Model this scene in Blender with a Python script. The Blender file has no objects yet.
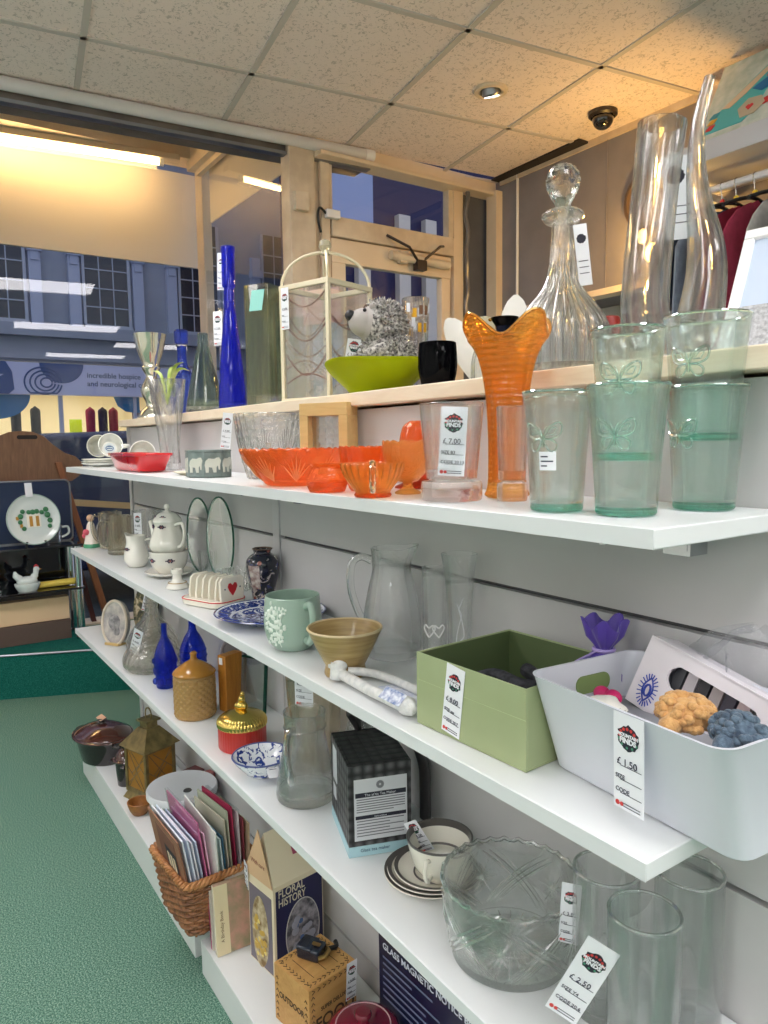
import bpy, math, random
from mathutils import Vector, Matrix
C = bpy.context.scene.collection
PI = math.pi
cos, sin = math.cos, math.sin
rnd = random.Random(7)

# ------------------------------------------------------------------ mesh builder
class G:
    def __init__(s): s.v = []; s.f = []; s.m = []; s.mi = 0
    def add(s, vs, fs):
        o = len(s.v); s.v += [tuple(p) for p in vs]
        for f in fs: s.f.append([i + o for i in f]); s.m.append(s.mi)
        return s
    def xf(s, M, start=0):
        for i in range(start, len(s.v)): s.v[i] = tuple(M @ Vector(s.v[i]))
        return s
    def box(s, c, d, rz=0, rx=0, ry=0):
        x, y, z = d[0]/2, d[1]/2, d[2]/2
        M = Matrix.Translation(c) @ Matrix.Rotation(rz, 4, 'Z') @ Matrix.Rotation(ry, 4, 'Y') @ Matrix.Rotation(rx, 4, 'X')
        vs = [M @ Vector(p) for p in ((-x,-y,-z),(x,-y,-z),(x,y,-z),(-x,y,-z),(-x,-y,z),(x,-y,z),(x,y,z),(-x,y,z))]
        return s.add(vs, [(0,3,2,1),(4,5,6,7),(0,1,5,4),(1,2,6,5),(2,3,7,6),(3,0,4,7)])
    def b2(s, a, b):
        return s.box([(a[i]+b[i])/2 for i in range(3)], [abs(b[i]-a[i]) for i in range(3)])
    def hexa(s, lo, hi):
        """lo, hi: four corner points each, counter-clockwise from above"""
        return s.add(list(lo)+list(hi), [(0,3,2,1),(4,5,6,7),(0,1,5,4),(1,2,6,5),(2,3,7,6),(3,0,4,7)])
    def lathe(s, prof, n=40, mod=None, c=(0,0,0), sx=1, sy=1):
        """prof: (r,z) list; r == 0 ends in a pole"""
        rings = []; vs = []
        for i, (r, z) in enumerate(prof):
            if r <= 1e-9:
                rings.append([len(vs)]); vs.append((c[0], c[1], c[2]+z)); continue
            k = []
            for j in range(n):
                t = 2*PI*j/n; rr, zz = (r, z) if mod is None else mod(t, r, z, i)
                k.append(len(vs)); vs.append((c[0]+rr*cos(t)*sx, c[1]+rr*sin(t)*sy, c[2]+zz))
            rings.append(k)
        fs = []
        for a, b in zip(rings, rings[1:]):
            if len(a) == 1 and len(b) == 1: continue
            for j in range(n):
                k = (j+1) % n
                if len(a) == 1: fs.append((a[0], b[k], b[j]))
                elif len(b) == 1: fs.append((a[j], a[k], b[0]))
                else: fs.append((a[j], a[k], b[k], b[j]))
        return s.add(vs, fs)
    def tube(s, pts, r, n=10, closed=False, flat=1.0):
        pts = [Vector(p) for p in pts]; N = len(pts)
        rs = r if isinstance(r, (list, tuple)) else [r]*N
        vs = []; up = None
        for i, p in enumerate(pts):
            a = pts[(i-1) % N] if (closed or i) else p; b = pts[(i+1) % N] if (closed or i < N-1) else p
            t = (b-a).normalized()
            if up is None:
                up = Vector((0,0,1)) if abs(t.z) < .9 else Vector((1,0,0))
            x = t.cross(up)
            if x.length < 1e-6: x = t.orthogonal()
            x.normalize(); up = x.cross(t).normalized()
            for j in range(n):
                q = 2*PI*j/n; vs.append(p + x*rs[i]*cos(q) + up*rs[i]*flat*sin(q))
        fs = []
        for i in range(N if closed else N-1):
            k = (i+1) % N
            for j in range(n):
                fs.append((i*n+j, i*n+(j+1) % n, k*n+(j+1) % n, k*n+j))
        if not closed:
            fs.append(tuple(range(n))[::-1]); fs.append(tuple((N-1)*n+j for j in range(n)))
        return s.add(vs, fs)
    def ball(s, c, r, sx=1, sy=1, sz=1, n=20, m=12, mod=None):
        prof = [(r*sin(PI*i/m) if 0 < i < m else 0, -r*cos(PI*i/m)) for i in range(m+1)]
        st = len(s.v); s.lathe(prof, n, mod)
        for i in range(st, len(s.v)):
            p = s.v[i]; s.v[i] = (c[0]+p[0]*sx, c[1]+p[1]*sy, c[2]+p[2]*sz)
        return s
    def extr(s, poly, d, plane='xz', at=0.0):
        """polygon (counter-clockwise) extruded from at to at+d along the third axis"""
        def P(a, b, t): return (a, t, b) if plane == 'xz' else ((a, b, t) if plane == 'xy' else (t, a, b))
        n = len(poly); vs = [P(a, b, at) for a, b in poly] + [P(a, b, at+d) for a, b in poly]
        fs = [tuple(range(n))[::-1], tuple(range(n, 2*n))] + [(i, (i+1) % n, n+(i+1) % n, n+i) for i in range(n)]
        return s.add(vs, fs)
    def disk(s, c, r, n=24, sx=1, sy=1, d=0.001, plane='xz'):
        return s.extr([(c[0]+r*sx*cos(2*PI*i/n), c[2 if plane == 'xz' else 1]+r*sy*sin(2*PI*i/n)) for i in range(n)], d, plane, c[1] if plane == 'xz' else c[2])
    def grid(s, fn, nu, nv, wrap=False):
        vs = [fn(i/(nu if wrap else nu-1), j/(nv-1)) for j in range(nv) for i in range(nu)]
        fs = []
        for j in range(nv-1):
            for i in range(nu if wrap else nu-1):
                k = (i+1) % nu; fs.append((j*nu+i, j*nu+k, (j+1)*nu+k, (j+1)*nu+i))
        return s.add(vs, fs)

def vessel(out, wall, floor, lip=True, inner=None):
    """closed profile of a hollow turned body: outer wall from the base centre up, over the lip, down inside"""
    p = [(0, out[0][1])] + list(out)
    ins = inner if inner else [(max(r-wall, .0004), z) for r, z in out if z > floor+.0005]
    ins = list(ins)[::-1]
    if lip:
        r, z = out[-1]; p.append((r-wall*.5, z+wall*.35))
    p += ins
    r0 = ins[-1][0]
    p += [(r0*.9, floor), (0, floor)] if r0 > .004 else [(0, floor)]
    return p

def spline(pts, k=6):
    """smooth (r,z) or xyz polyline through the points"""
    out = []; n = len(pts); V = [Vector(p) for p in pts]
    for i in range(n-1):
        a, b, c, d = V[max(i-1, 0)], V[i], V[i+1], V[min(i+2, n-1)]
        for j in range(k):
            t = j/k; t2, t3 = t*t, t*t*t
            out.append(tuple(.5*((2*b)+(c-a)*t+(2*a-5*b+4*c-d)*t2+(3*b-a-3*c+d)*t3)))
    out.append(tuple(V[-1])); return out

def ob(name, g, mat, parent=None, loc=(0,0,0), rot=(0,0,0), sharp=35, bevel=0, sub=0, label=None, kind=None, seg=2):
    me = bpy.data.meshes.new(name); me.from_pydata(g.v, [], g.f)
    mats = mat if isinstance(mat, (list, tuple)) else [mat]
    for m in mats: me.materials.append(m)
    if len(mats) > 1: me.polygons.foreach_set('material_index', g.m)
    me.polygons.foreach_set('use_smooth', [True]*len(me.polygons)); me.update()
    me.set_sharp_from_angle(angle=math.radians(sharp))
    o = bpy.data.objects.new(name, me); C.objects.link(o)
    o.location = loc; o.rotation_euler = rot
    if parent: o.parent = parent
    if bevel:
        b = o.modifiers.new('edge', 'BEVEL'); b.width = bevel; b.segments = seg; b.limit_method = 'ANGLE'; b.angle_limit = math.radians(40); b.harden_normals = False
    if sub:
        b = o.modifiers.new('smooth', 'SUBSURF'); b.levels = sub; b.render_levels = sub
    if label: o['label'] = label
    if kind: o['kind'] = kind
    return o

def tag_props(o, label, cat, group=None):
    o['label'] = label; o['category'] = cat
    if group: o['group'] = group
    return o
def thing(name, label, cat, loc=(0,0,0), rz=0, group=None, rot=None):
    o = bpy.data.objects.new(name, None); C.objects.link(o); o.empty_display_size = .05
    o.location = loc; o.rotation_euler = rot if rot else (0, 0, rz)
    return tag_props(o, label, cat, group)
def solo(name, g, mat, label, cat, loc=(0,0,0), rz=0, group=None, rot=None, **k):
    return tag_props(ob(name, g, mat, None, loc, rot if rot else (0,0,rz), **k), label, cat, group)
def struct(name, g, mat, parent=None, **k):
    o = ob(name, g, mat, parent, **k)
    if not parent: o['kind'] = 'structure'
    return o
def copy_tree(o, parent=None):
    c = o.copy(); C.objects.link(c)
    if parent: c.parent = parent
    for ch in list(o.children): copy_tree(ch, c)
    return c

_fonts = {}
def text(name, s, size, mat, parent, loc, rot=(PI/2,0,0), align='LEFT', ex=.0002, sx=1, space=1, bold=0):
    cu = bpy.data.curves.new(name, 'FONT'); cu.body = s; cu.size = size; cu.extrude = ex; cu.align_x = align
    cu.resolution_u = 3; cu.space_character = space; cu.offset = bold
    t = bpy.data.objects.new('tmp', cu); C.objects.link(t)
    dg = bpy.context.evaluated_depsgraph_get(); me = bpy.data.meshes.new_from_object(t.evaluated_get(dg))
    bpy.data.objects.remove(t); me.materials.clear(); me.materials.append(mat); me.name = name
    o = bpy.data.objects.new(name, me); C.objects.link(o); o.location = loc; o.rotation_euler = rot; o.scale = (sx, 1, 1)
    if parent: o.parent = parent
    return o

# ------------------------------------------------------------------ materials
def _nt(name):
    m = bpy.data.materials.new(name); m.use_nodes = True; nt = m.node_tree; nt.nodes.clear()
    out = nt.nodes.new('ShaderNodeOutputMaterial'); return m, nt, out
def lin(h):
    """sRGB 0-255 triple to linear"""
    f = lambda c: c/12.92 if c <= .04045 else ((c+.055)/1.055)**2.4
    return tuple(f(x/255) for x in h)
def L(*c): return lin(c)
class N:
    """small node helper"""
    def __init__(s, nt): s.nt = nt
    def n(s, t, **k):
        x = s.nt.nodes.new('ShaderNode'+t)
        for a, b in k.items():
            if hasattr(x, a): setattr(x, a, b)
        return x
    def l(s, a, b): s.nt.links.new(a, b)
    def coord(s, scale=(1,1,1), rot=(0,0,0), loc=(0,0,0), kind='Object'):
        tc = s.n('TexCoord'); mp = s.n('Mapping'); mp.inputs['Scale'].default_value = scale; mp.inputs['Rotation'].default_value = rot; mp.inputs['Location'].default_value = loc
        s.l(tc.outputs[kind], mp.inputs['Vector']); return mp.outputs['Vector']
    def ramp(s, fac, stops, interp='LINEAR'):
        r = s.n('ValToRGB'); r.color_ramp.interpolation = interp; e = r.color_ramp.elements
        while len(e) > len(stops): e.remove(e[-1])
        while len(e) < len(stops): e.new(1)
        for i, (p, c) in enumerate(stops): e[i].position = p; e[i].color = (*c, 1) if len(c) == 3 else c
        s.l(fac, r.inputs['Fac']); return r.outputs['Color']
    def noise(s, vec, scale, detail=3, rough=.5, dist=0):
        t = s.n('TexNoise'); t.inputs['Scale'].default_value = scale; t.inputs['Detail'].default_value = detail; t.inputs['Roughness'].default_value = rough; t.inputs['Distortion'].default_value = dist
        if vec: s.l(vec, t.inputs['Vector'])
        return t.outputs['Fac']
    def vor(s, vec, scale, feature='F1', out='Distance', rand=1):
        t = s.n('TexVoronoi'); t.feature = feature; t.inputs['Scale'].default_value = scale; t.inputs['Randomness'].default_value = rand
        s.l(vec, t.inputs['Vector']); return t.outputs[out]
    def wave(s, vec, scale, dist=0, dirn='X', typ='BANDS', detail=2, dscale=1):
        t = s.n('TexWave'); t.wave_type = typ; t.bands_direction = dirn; t.inputs['Scale'].default_value = scale; t.inputs['Distortion'].default_value = dist; t.inputs['Detail'].default_value = detail; t.inputs['Detail Scale'].default_value = dscale
        s.l(vec, t.inputs['Vector']); return t.outputs['Fac']
    def mix(s, fac, a, b):
        x = s.n('MixRGB')
        if isinstance(fac, (int, float)): x.inputs[0].default_value = fac
        else: s.l(fac, x.inputs[0])
        for i, q in ((1, a), (2, b)):
            if isinstance(q, tuple): x.inputs[i].default_value = (*q[:3], 1)
            else: s.l(q, x.inputs[i])
        return x.outputs[0]
    def math(s, op, a, b=0.0):
        x = s.n('Math'); x.operation = op
        for i, q in ((0, a), (1, b)):
            if isinstance(q, (int, float)): x.inputs[i].default_value = q
            else: s.l(q, x.inputs[i])
        return x.outputs[0]
    def bump(s, h, strength=.3, dist=.002):
        b = s.n('Bump'); b.inputs['Strength'].default_value = strength; b.inputs['Distance'].default_value = dist; s.l(h, b.inputs['Height']); return b.outputs['Normal']

def mat(name, col, rough=.5, metal=0, spec=.5, fn=None, coat=0, emit=None, es=0, sheen=0, sss=0, alpha=1):
    m, nt, out = _nt(name); h = N(nt); p = h.n('BsdfPrincipled'); h.l(p.outputs[0], out.inputs[0])
    p.inputs['Base Color'].default_value = (*col[:3], 1); p.inputs['Roughness'].default_value = rough; p.inputs['Metallic'].default_value = metal
    p.inputs['Specular IOR Level'].default_value = spec; p.inputs['Coat Weight'].default_value = coat; p.inputs['Coat Roughness'].default_value = .05
    p.inputs['Sheen Weight'].default_value = sheen; p.inputs['Alpha'].default_value = alpha
    if emit: p.inputs['Emission Color'].default_value = (*emit, 1); p.inputs['Emission Strength'].default_value = es
    if fn:
        r = fn(h, p)
        if r is not None: h.l(r, p.inputs['Base Color'])
    m.diffuse_color = (*col[:3], 1)
    return m
def mottled(name, c1, c2, scale=20, rough=.5, bump=0, bscale=None, **k):
    def fn(h, p):
        v = h.coord(); f = h.noise(v, scale, 4)
        if bump: h.l(h.bump(h.noise(v, bscale or scale*3, 4), bump), p.inputs['Normal'])
        return h.ramp(f, [(.35, c1), (.65, c2)])
    return mat(name, c1, rough, fn=fn, **k)
def wood(name, c1, c2, scale=8, dirn='X', dist=6, rough=.5, rot=(0,0,0), **k):
    def fn(h, p):
        s = {'X': (1, 8, 8), 'Y': (8, 1, 8), 'Z': (8, 8, 1)}[dirn]
        v = h.coord(scale=tuple(scale*q/8 for q in s), rot=rot); f = h.noise(v, 6, 6, .65, .6)
        return h.ramp(f, [(.3, c1), (.7, c2)])
    return mat(name, c1, rough, fn=fn, **k)
def emis(name, col, s):
    m, nt, out = _nt(name); e = nt.nodes.new('ShaderNodeEmission'); e.inputs[0].default_value = (*col, 1); e.inputs[1].default_value = s
    nt.links.new(e.outputs[0], out.inputs[0]); return m
def glass(name, col=(1,1,1), refr=.3, ior=1.45, rough=0.0, bump=None, body=None, bodyfac=0, gloss=1.0, edge=.7):
    """glass wall: part of the light goes straight through (thin wall), part is bent as in solid glass"""
    m, nt, out = _nt(name); h = N(nt)
    tr = h.n('BsdfTransparent'); lw = h.n('LayerWeight'); lw.inputs[0].default_value = .5   # longer way through the wall towards the outline
    h.l(h.mix(h.math('MULTIPLY', h.math('POWER', lw.outputs['Facing'], 3.5), edge), tuple(col), tuple(c*q for c, q in zip(col, (.42,.50,.48)))), tr.inputs[0])
    gl = h.n('BsdfGlossy'); gl.inputs['Roughness'].default_value = max(rough, .01); gl.inputs[0].default_value = (gloss, gloss, gloss, 1)
    fr = h.n('Fresnel'); fr.inputs[0].default_value = ior; ge = h.n('NewGeometry')
    ff = h.math('MULTIPLY', fr.outputs[0], h.math('SUBTRACT', 1.0, ge.outputs['Backfacing']))
    mx = h.n('MixShader'); h.l(ff, mx.inputs[0]); h.l(tr.outputs[0], mx.inputs[1]); h.l(gl.outputs[0], mx.inputs[2])
    base = mx.outputs[0]; bent = [gl, fr]; refr = 0 if refr == 0 else min(.95, .35+.6*refr)
    if refr > 0:
        rf = h.n('BsdfGlass'); rf.inputs[0].default_value = (*col, 1); rf.inputs['IOR'].default_value = ior; rf.inputs['Roughness'].default_value = rough
        m2 = h.n('MixShader'); m2.inputs[0].default_value = refr; h.l(base, m2.inputs[1]); h.l(rf.outputs[0], m2.inputs[2]); base = m2.outputs[0]; bent.append(rf)
    if body:
        d = h.n('BsdfTranslucent'); d.inputs[0].default_value = (*body, 1); d2 = h.n('BsdfDiffuse'); d2.inputs[0].default_value = (*body, 1)
        ad = h.n('MixShader'); ad.inputs[0].default_value = .5; h.l(d.outputs[0], ad.inputs[1]); h.l(d2.outputs[0], ad.inputs[2])
        m3 = h.n('MixShader'); m3.inputs[0].default_value = bodyfac; h.l(base, m3.inputs[1]); h.l(ad.outputs[0], m3.inputs[2]); base = m3.outputs[0]
    if bump:
        nrm = bump(h)
        for x in bent: h.l(nrm, x.inputs['Normal'])
    h.l(base, out.inputs[0]); m.diffuse_color = (*col, 1)
    return m
TH = -0.1459            # the ceiling grid and the window pane stand a little skew to the walls
H = 2.702
# ------------------------------------------------------------------ surfaces
def _tile(h, p):
    v = h.coord(rot=(0,0,.6)); fis = h.vor(h.coord(scale=(16,60,30), rot=(0,0,.5)), 2.2); n = h.noise(v, 55, 5, .7, 1.2)
    f = h.math('MULTIPLY', h.math('LESS_THAN', n, .43), h.math('LESS_THAN', fis, .75))
    h.l(h.bump(h.math('SUBTRACT', 1, f), .5, .003), p.inputs['Normal'])
    return h.mix(h.math('MULTIPLY', f, .45), L(248,234,228), L(150,140,134))
M_tile = mat('ceiling_tile', L(210,202,194), .9, fn=_tile, spec=.1)
M_tee = mat('tee_bar', L(206,198,192), .6)
M_wallgrey = mottled('taupe_wall', L(140,134,137), L(130,125,129), 6, .75)
M_wallcream = mat('cream_wall', L(240,238,232), .8)
def _carp(c1, c2, c3):
    def fn(h, p):
        v = h.coord(); n = h.noise(v, 260, 3, .7); b = h.noise(v, 3, 3)
        h.l(h.bump(n, .6, .004), p.inputs['Normal'])
        return h.mix(h.math('MULTIPLY', b, .4), h.ramp(n, [(.38, c1), (.5, c2), (.62, c3)]), c2)
    return fn
M_carpet = mat('green_carpet', L(70,130,105), .95, fn=_carp(L(54,88,76), L(92,132,116), L(158,186,168)), spec=.1)
M_carpet2 = mat('teal_carpet', L(20,110,95), .95, fn=_carp(L(10,66,60), L(24,100,90), L(54,128,114)), spec=.1)
M_frame = mottled('cream_paint', L(232,214,190), L(222,202,176), 5, .5)
M_framed = mottled('worn_paint', L(222,206,184), L(200,182,160), 9, .6)
M_board = wood('soffit_board', L(205,170,130), L(176,138,100), 8, 'Y', rough=.7)
M_white = mat('white_plastic', L(235,235,238), .35)
M_dark = mat('black_plastic', L(22,22,25), .4)
M_grey = mat('grey_metal', L(120,120,124), .35, .6)
M_chrome = mat('chrome', L(205,208,212), .12, 1)
M_steel = mat('steel', L(150,152,158), .3, .9)
M_pane = glass('window_glass', (.97,.98,.99), refr=0, ior=1.52, edge=0)
M_panel = mat('blind_panel', L(236,222,206), .7)
M_tube = emis('warm_tube', (1.0, .66, .28), 17)
M_troff = emis('troffer_panel', (1.0, .965, .985), 8.0)
M_led = emis('spot_lamp', (1.0, .95, .85), 4)
M_amberlamp = emis('amber_lamp', (1.0, .55, .13), 25)

X1, Y0, Y1 = 7.2, -3.6, 2.33
# ------------------------------------------------------------------ floor, walls, ceiling
g = G().b2((-11.2,-9,-.12),(-1.46,12,-.02)); struct('ground_street', g, mottled('asphalt', L(60,64,72), L(74,78,86), 30, .8))
g = G().b2((-1.55,Y0,-.1),(X1,2.75,0)); struct('floor', g, M_carpet)
g = G().b2((X1,Y0,0),(X1+.1,2.75,H+.1)); struct('wall_back', g, M_wallcream)
g = G().b2((-.4,Y0-.1,0),(X1,Y0,H+.1)); struct('wall_left', g, M_wallcream)
g = G().b2((-1.6,-1.75,0),(-.36,-1.65,3.2)); struct('wall_bay', g, M_wallcream)
g = G().b2((-.46,Y0,0),(-.36,-1.65,3.2)); struct('wall_front', g, M_wallcream)
# right wall: a boxed-out upper part over a recess
g = G().b2((-.14,Y1,1.995),(X1,2.75,H+.1)); struct('wall_right', g, M_wallgrey)
g = G().b2((-.14,2.75,0),(X1,2.85,2.2)); struct('wall_recess', g, M_wallcream)
g = G().b2((-.1,Y1-.012,1.965),(X1,2.40,1.995)); struct('trim_1', g, M_frame)
for k, xx in enumerate((.032, .62)):
    g = G().tube([(xx,Y1-.006,2.0),(xx,Y1-.006,H)], .007 if k == 0 else .002, 8); struct('trim_%d' % (k+2), g, M_white if k == 0 else M_wallgrey)
# ceiling tiles on a skew grid
g = G().add([(-.36-.1*(y-Y1)*-1*0, y, H) for y in ()], [])
def hx(y): return -.31 + .1*y          # front face of the soffit over the window bay
g.add([(hx(Y0),Y0,H),(X1,Y0,H),(X1,Y1+.01,H),(hx(Y1),Y1+.01,H),(hx(Y0),Y0,H+.1),(X1,Y0,H+.1),(X1,Y1+.01,H+.1),(hx(Y1),Y1+.01,H+.1)], [(0,1,2,3),(4,7,6,5),(0,4,5,1),(1,5,6,2),(2,6,7,3),(3,7,4,0)])
struct('ceiling', g, M_tile)
U2, V2 = Vector((cos(TH), sin(TH), 0)), Vector((-sin(TH), cos(TH), 0))
def uv(u, v, z=0): q = U2*u + V2*v; return Vector((q.x, q.y, z))
def clip(a, b):
    t0, t1 = 0.0, 1.0; d = b-a
    for p, q in ((-d.x, a.x-(-.30)), (d.x, X1-a.x), (-d.y, a.y-Y0), (d.y, Y1-a.y)):
        if abs(p) < 1e-9:
            if q < 0: return None
        else:
            r = q/p
            if p < 0: t0 = max(t0, r)
            else: t1 = min(t1, r)
    if t0 >= t1: return None
    return a+d*t0, a+d*t1
g = G()
for k in range(-8, 14):
    for s in (clip(uv(.1337+.6*k, -6), uv(.1337+.6*k, 6)), clip(uv(-4, .1275+.6*k), uv(9, .1275+.6*k))):
        if not s: continue
        a, b = s; c = (a+b)/2; d = b-a; c.z = H-.002
        if d.length < .05: continue
        g.box(c, (d.length, .022, .008), rz=math.atan2(d.y, d.x))
struct('trim_4', g, M_tee)
# dark gap by the corner where a cut tile is missing its edge
g = G().box((.2, Y1-.035, H-.006), (.62, .07, .01), rz=-.02); struct('trim_5', g, mat('ceiling_void', L(52,46,44), .9))
g = G().b2((-.1,Y1-.012,H-.03),(X1,Y1,H)); struct('trim_6', g, M_framed)

# recessed light troffers (one just before the window bay, two behind the aisle)
def troffer(u, v, label):
    c = uv(u, v, H)
    t = thing('ceiling_light', label, 'ceiling light', (c.x, c.y, H-.008), TH, group='fluorescent ceiling panels')
    f = G()
    for a, b in (((-.3,-.6),(.3,-.57)),((-.3,.57),(.3,.6)),((-.3,-.57),(-.27,.57)),((.27,-.57),(.3,.57))): f.b2((*a,-.012),(*b,.008))
    ob('frame', f, M_white, t)
    ob('diffuser', G().b2((-.27,-.57,-.004),(.27,.57,.004)), M_troff, t)
troffer(1.02, -.10, 'fluorescent ceiling panel over the aisle nearest the shop window')
troffer(3.37, .36, 'fluorescent ceiling panel above the near end of the shelves')
troffer(6.3, .75, 'fluorescent ceiling panel at the back of the shop')
troffer(3.4, -2.3, 'fluorescent ceiling panel over the far aisle')
troffer(1.02, -2.3, 'fluorescent ceiling panel over the far aisle by the window')  # this and the next three: unseen panels added to brighten the room
troffer(5.0, -1.0, 'fluorescent ceiling panel between the aisles, mid shop')
troffer(4.8, 1.6, 'fluorescent ceiling panel near the clothes wall')
troffer(6.3, -2.3, 'fluorescent ceiling panel in the far back corner')

# soffit beam and roller blind case along the edge of the suspended ceiling
ANG = -math.atan(.1)
g = G().hexa([(hx(-3.5)-.14,-3.5,2.625),(hx(-3.5),-3.5,2.625),(hx(1.5),1.5,2.625),(hx(1.5)-.14,1.5,2.625)], [(hx(-3.5)-.14,-3.5,3.2),(hx(-3.5),-3.5,3.2),(hx(1.5),1.5,3.2),(hx(1.5)-.14,1.5,3.2)])
struct('trim_7', g, mottled('soffit_grey', L(120,108,102), L(100,90,86), 10, .5))
g = G().hexa([(hx(-3.5)-.03,-3.5,2.612),(hx(-3.5)+.012,-3.5,2.612),(hx(1.5)+.012,1.5,2.612),(hx(1.5)-.03,1.5,2.612)], [(hx(-3.5)-.03,-3.5,2.626),(hx(-3.5)+.012,-3.5,2.626),(hx(1.5)+.012,1.5,2.626),(hx(1.5)-.03,1.5,2.626)])
struct('trim_8', g, M_steel)
t = thing('roller_blind', 'long white rolled-up blind tube along the ceiling edge over the window', 'blind', (hx(1.46)+.03,1.46,2.672))
y0 = -3.3
ob('tube', G().tube([(hx(y0)-hx(1.46), y0-1.46, 0), (0,0,0)], .026, 20), mat('blind_white', L(215,212,214), .4), t)
ob('end_cap', G().tube([(0,0,0),(.0045,.045,0)], .028, 20), M_white, t)

# ------------------------------------------------------------------ window bay
XW = -1.5
g = G().b2((-1.62,-1.7,3.06),(-.3,1.3,3.16)); struct('ceiling_bay', g, M_board)
g = G().b2((-1.6,-1.7,2.985),(-1.44,1.18,3.06)); struct('trim_9', g, M_frame)
w = struct('window_1', G().b2((-1.56,1.13,.2),(-1.45,1.185,3.06)), M_frame)
a, b = uv(-1.60, -1.6), uv(-1.60, .955)
ob('pane', G().hexa([(a.x,a.y,.24),(a.x+.008,a.y,.24),(b.x+.008,b.y,.24),(b.x,b.y,.24)], [(a.x,a.y,3.0),(a.x+.008,a.y,3.0),(b.x+.008,b.y,3.0),(b.x,b.y,3.0)]), M_pane, w)
ob('sill', G().b2((-1.66,-1.7,0),(-1.5,1.18,.235)), M_frame, w)
struct('window_board', G().b2((-1.72,-1.7,2.412),(-1.70,1.22,2.985)), M_panel)
# warm fluorescent batten at the window head
t = thing('batten_light', 'glowing warm fluorescent tube on a batten at the top of the window', 'tube light', (-1.575,-.02,2.985), TH)
ob('batten', G().b2((-.03,-1.5,-.035),(.03,1.02,0)), M_frame, t, bevel=.004)
ob('tube', G().tube([(.0,-1.45,-.052),(.0,.90,-.052)], .017, 14), M_tube, t)
for yy in (-1.46, .915): ob('lamp_holder', G().b2((-.012,yy-.014,-.072),(.012,yy+.014,-.03)), M_white, t)
# carpeted platform
P = [(-1.3,-1.65),(-1.3,-.6),(-1.12,-.166),(-.88,.41),(-.62,1.06),(-1.5,1.12),(-1.5,-1.65)]
struct('floor_platform', G().extr(P, .225, 'xy', 0), M_carpet2)
g = G()
for a, b in zip(P[1:4], P[2:5]):
    g.tube([(a[0]+.004,a[1],.228),(b[0]+.004,b[1],.228)], .006, 6)
struct('trim_10', g, M_steel)
# side return glazing
w = struct('window_2', G().b2((-1.56,1.185,.2),(-.2,1.13,.30)).b2((-1.5,1.06,2.93),(-.2,1.16,3.06)).b2((-1.46,1.10,2.90),(-.2,1.13,2.93)), M_frame)
ob('pane', G().b2((-1.45,1.135,.3),(-.23,1.143,2.9)), M_pane, w)
struct('window_fascia', G().b2((-1.40,1.16,2.62),(-.3,1.17,2.93)), M_panel)
# shop entrance: posts, transom, half-glazed door
XD = -.2
g = G().b2((XD-.06,1.065,0),(XD+.03,1.20,2.705)).b2((XD-.05,1.20,0),(XD,1.235,2.705)).b2((XD-.06,1.235,0),(XD+.02,1.285,2.705))
struct('trim_11', g, M_framed, bevel=.004)
g = G().b2((XD-.06,1.2,2.635),(XD+.05,2.34,2.71)).b2((XD-.02,1.2,2.62),(XD+.09,2.34,2.64)); struct('trim_12', g, M_frame, bevel=.004)
w = struct('window_3', G().b2((XD-.05,1.29,2.275),(XD+.03,2.05,2.37)).b2((XD-.03,2.022,2.37),(XD+.02,2.055,2.635)).b2((XD-.04,1.285,2.37),(XD+.01,1.305,2.635)), M_framed, bevel=.003)
ob('pane', G().b2((XD-.02,1.3,2.37),(XD-.012,2.03,2.635)), M_pane, w)
d = struct('door_1', G().b2((XD-.03,1.29,2.155),(XD+.015,2.04,2.27)).b2((XD-.03,1.975,.02),(XD+.015,2.035,2.155)).b2((XD-.03,1.29,.02),(XD+.015,1.37,2.155)).b2((XD-.03,1.29,.02),(XD+.015,2.04,.35)), M_frame, bevel=.003)
ob('pane', G().b2((XD-.012,1.36,.35),(XD-.004,1.98,2.16)), M_pane, d)
g = G().tube([(XD+.045,1.62,2.225),(XD+.045,2.0,2.215)], .022, 14).box((XD+.04,1.70,2.222),(.03,.05,.06)); o = ob('door_closer', g, M_framed, d)
g = G().tube([(XD+.05,1.80,2.20),(XD+.1,1.90,2.29),(XD+.05,1.96,2.31)], .007, 8).tube([(XD+.05,1.80,2.20),(XD+.1,1.70,2.26),(XD+.04,1.60,2.32)], .007, 8).box((XD+.055,1.80,2.19),(.04,.06,.05)); ob('closer_arm', g, mat('closer_dark', L(70,62,60), .4, .5), d)
g = G().b2((XD-.06,2.05,0),(XD+.03,2.115,2.64)); struct('trim_13', g, M_frame)
g = G()
for k in range(24):
    pass
g.tube([(XD+.05+.006*sin(k*1.3), 2.125+.006*cos(k*.9), 2.62-.034*k) for k in range(24)], .012, 8); solo('door_cable', g, M_grey, 'grey cable running down beside the shop door frame', 'cable')
g = G().b2((XD-.03,2.115,0),(XD,2.40,2.64)); struct('wall_entrance', g, mottled('dark_grey_board', L(98,100,108), L(84,87,96), 5, .4))
g = G().b2((-.17,2.285,0),(-.09,2.36,2.64)); struct('trim_14', g, M_frame)
solo('junction_box', G().box((XD+.045,1.115,2.40),(.03,.075,.085)), M_framed, 'painted junction box on the post left of the door', 'box', bevel=.004)
t = thing('door_contact', 'white door contact sensor at the corner of the fanlight', 'sensor', (XD+.04,1.285,2.37))
ob('case', G().box((0,0,0),(.03,.075,.04)), M_white, t, bevel=.004)
ob('wire', G().tube(spline([(.0,-.035,0),(.0,-.07,.02),(0,-.08,-.03),(-.01,-.06,-.09)]), .006, 6), M_dark, t)

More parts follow.
